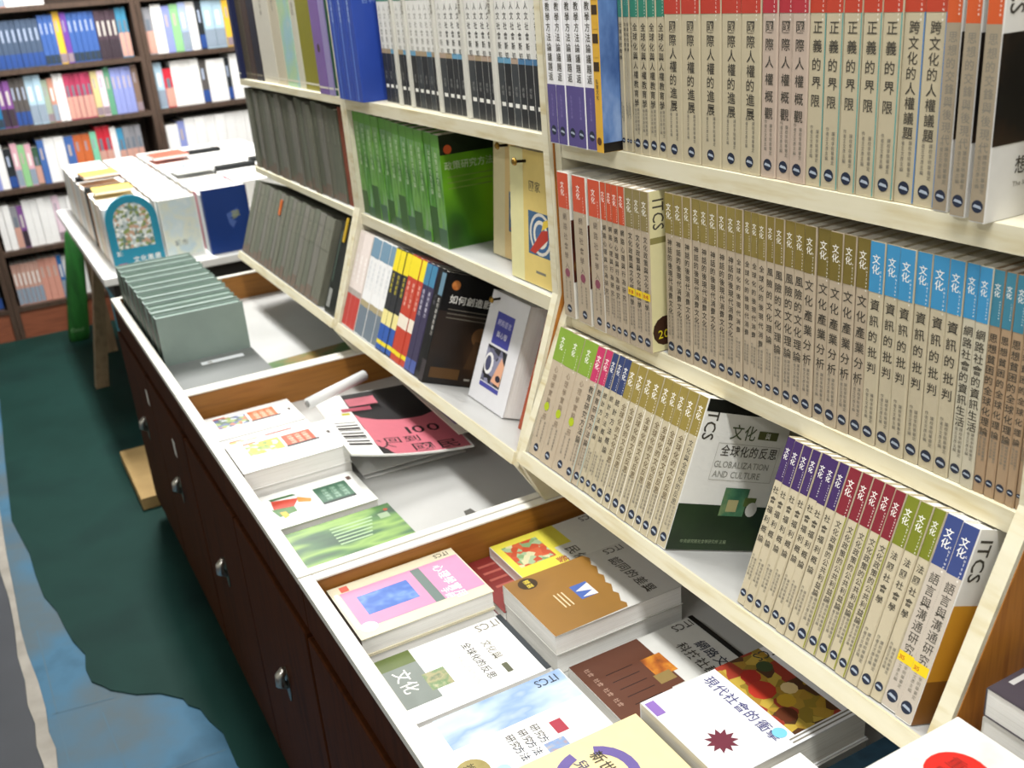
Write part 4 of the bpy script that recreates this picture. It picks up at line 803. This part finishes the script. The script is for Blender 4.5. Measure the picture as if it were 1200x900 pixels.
filed(-2.262, .395, .150, .220, .03, '#123578', 'deep blue book with faint yellow mark at the front of the table', navyc)
cols = ['#f2f1ee', '#efe9d8', '#f4f4f4', '#e4e8ea', '#f0e2d4', '#f3f2ee']
def file_run(x, xend, y, w_, h0, desc, black=(), tint={}):
    i = 0; items = []
    while x > xend:
        t = (.040 + .006 * (i % 2)) if i in black else .052 + .020 * ((i * 7) % 3) / 2; items.append((x - t, t, i)); x -= t + .0012; i += 1
    n = len(items)
    for (xx, t, i) in items:
        bk = i in black; c = '#15181a' if bk else tint.get(i, cols[(i * 5) % 6]); h = h0 + .006 * ((i * 3) % 3) + (.016 if bk else 0)
        filed(xx, y + .003 * (i % 2), w_, h, t, c, (f'black divider book {ORD[i]} back in the {desc} file' if bk else f'{ordn(i)} pale book back in the {desc} file on the white table'))
file_run(-2.322, -3.50, .085, .160, .195, 'turquoise-fronted', (6, 11), {3: '#e6d69a', 5: '#d8a878', 6: '#e0b088', 9: '#d8a44a'})
file_run(-2.350, -3.50, .258, .128, .192, 'watercolour-fronted', (), {6: '#e8c8b0', 11: '#e0a890', 12: '#d8d8d4', 20: '#d06a50'})
file_run(-2.268, -3.50, .395, .152, .200, 'deep-blue-fronted', (), {0: '#e8eef0', 1: '#d88a9a', 8: '#c4c8c4', 14: '#d8b8a8', 20: '#c8584a'})
file_run(-2.40, -3.50, .556, .150, .200, 'fourth', (5, 14), {2: '#d86a8a', 5: '#f0e8d0'})
file_run(-2.50, -3.50, .715, .150, .200, 'fifth', (5,), {3: '#e8e0d0'})

def lying(x, y, w_, h, t, c, label, base, front=None, yaw=0): flat(plain(t, w_, h, c, front), label, x, y, TT + base, group='books laid on top of the upright files', yaw=yaw, name='laid_book')
lying(-2.98, .095, .14, .13, .012, '#d89a54', 'tan book lying across the turquoise-fronted file', .223, yaw=.05)
lying(-2.66, .100, .13, .13, .010, '#e0c060', 'yellow book lying across the turquoise-fronted file', .210, yaw=-.03)
lying(-2.86, .405, .20, .14, .014, '#b4b8b8', 'grey book with a round emblem lying on the table files', .216, lambda m, fr, d, h: (m.disc(fr, .09, .07, .05, paper('#e8eaec'), 0, 20, .046), m.disc(fr, .09, .07, .040, paper('#5a6a8a'), 0, 20, .036), m.poly(fr, [(.06, .05), (.09, .06), (.12, .05), (.10, .09), (.08, .09)], paper('#dfe2e6'))))
lying(-3.28, .400, .17, .14, .012, '#c8604c', 'coral red book lying towards the back of the table files', .216, yaw=.04)
# green bag, blue crate, plank
bag = MB(); secs = []
for z, a, b_ in ((0, .042, .030), (.03, .048, .040), (.2, .046, .040), (.38, .042, .036), (.50, .038, .028), (.535, .022, .012)):
    secs.append([(a * math.copysign(abs(math.cos(k * math.pi / 8)) ** .7, math.cos(k * math.pi / 8)) + z * .17, b_ * math.copysign(abs(math.sin(k * math.pi / 8)) ** .7, math.sin(k * math.pi / 8)), z) for k in range(16)])
bag.add([v for s in secs for v in s], [(i * 16 + k, i * 16 + (k + 1) % 16, (i + 1) * 16 + (k + 1) % 16, (i + 1) * 16 + k) for i in range(5) for k in range(16)] + [tuple(range(15, -1, -1)), tuple(range(80, 96))], ramp_mat('green_bag_cloth', ['#145018', '#1f6a22', '#2a7a2c'], 9, stretch=(3, 3, .6), rough=.7), True)
t = thing('cloth_bag', 'tall green cloth bag standing on the floor under the white table', 'bag', (-3.80, .005, .005), (0, 0, math.pi / 2)); obj('body', bag, t)
bm2 = MB(); bm2.text(frame((-.03, -.0405, .05), (1, 0, 0), (0, 0, 1)), 'flour', 0, 0, .03, paper('#7aa874'), False, 0); obj('lettering', bm2, t)
obj('handle', MB().tube([(.07, 0, .52), (.072, 0, .56), (.09, 0, .575), (.108, 0, .56), (.11, 0, .52)], .005, paper('#1c5a20'), 8), t)
t = thing('storage_crate', 'turquoise crate on the floor under the white table', 'crate', (-2.62, .075, .005)); cm = paper('#3a9ab4', .4); H = .545
c = MB().box(0, .22, 0, .012, 0, H, cm).box(0, .22, .228, .24, 0, H, cm).box(0, .012, .012, .228, 0, H, cm).box(.208, .22, .012, .228, 0, H, cm).box(.012, .208, .012, .228, 0, .012, cm); obj('body', c, t)
obj('rim', MB().box(-.008, .228, -.008, 0, H - .03, H, cm).box(-.008, .228, .24, .248, H - .03, H, cm).box(-.008, 0, 0, .24, H - .03, H, cm).box(.22, .228, 0, .24, H - .03, H, cm), t)
t = thing('cardboard_box', 'flat tan cardboard box on the floor at the cabinet foot', 'box', (-2.22, -.045, .0045)); kb = ramp_mat('cardboard', ['#a88a58', '#b99a66'], 12, rough=.85)
obj('body', MB().box(0, .42, 0, .20, 0, .035, kb), t)
for a, b_ in ((.001, .098), (.102, .199)): obj('flap', MB().box(.0, .42, a, b_, .035, .038, kb), t)
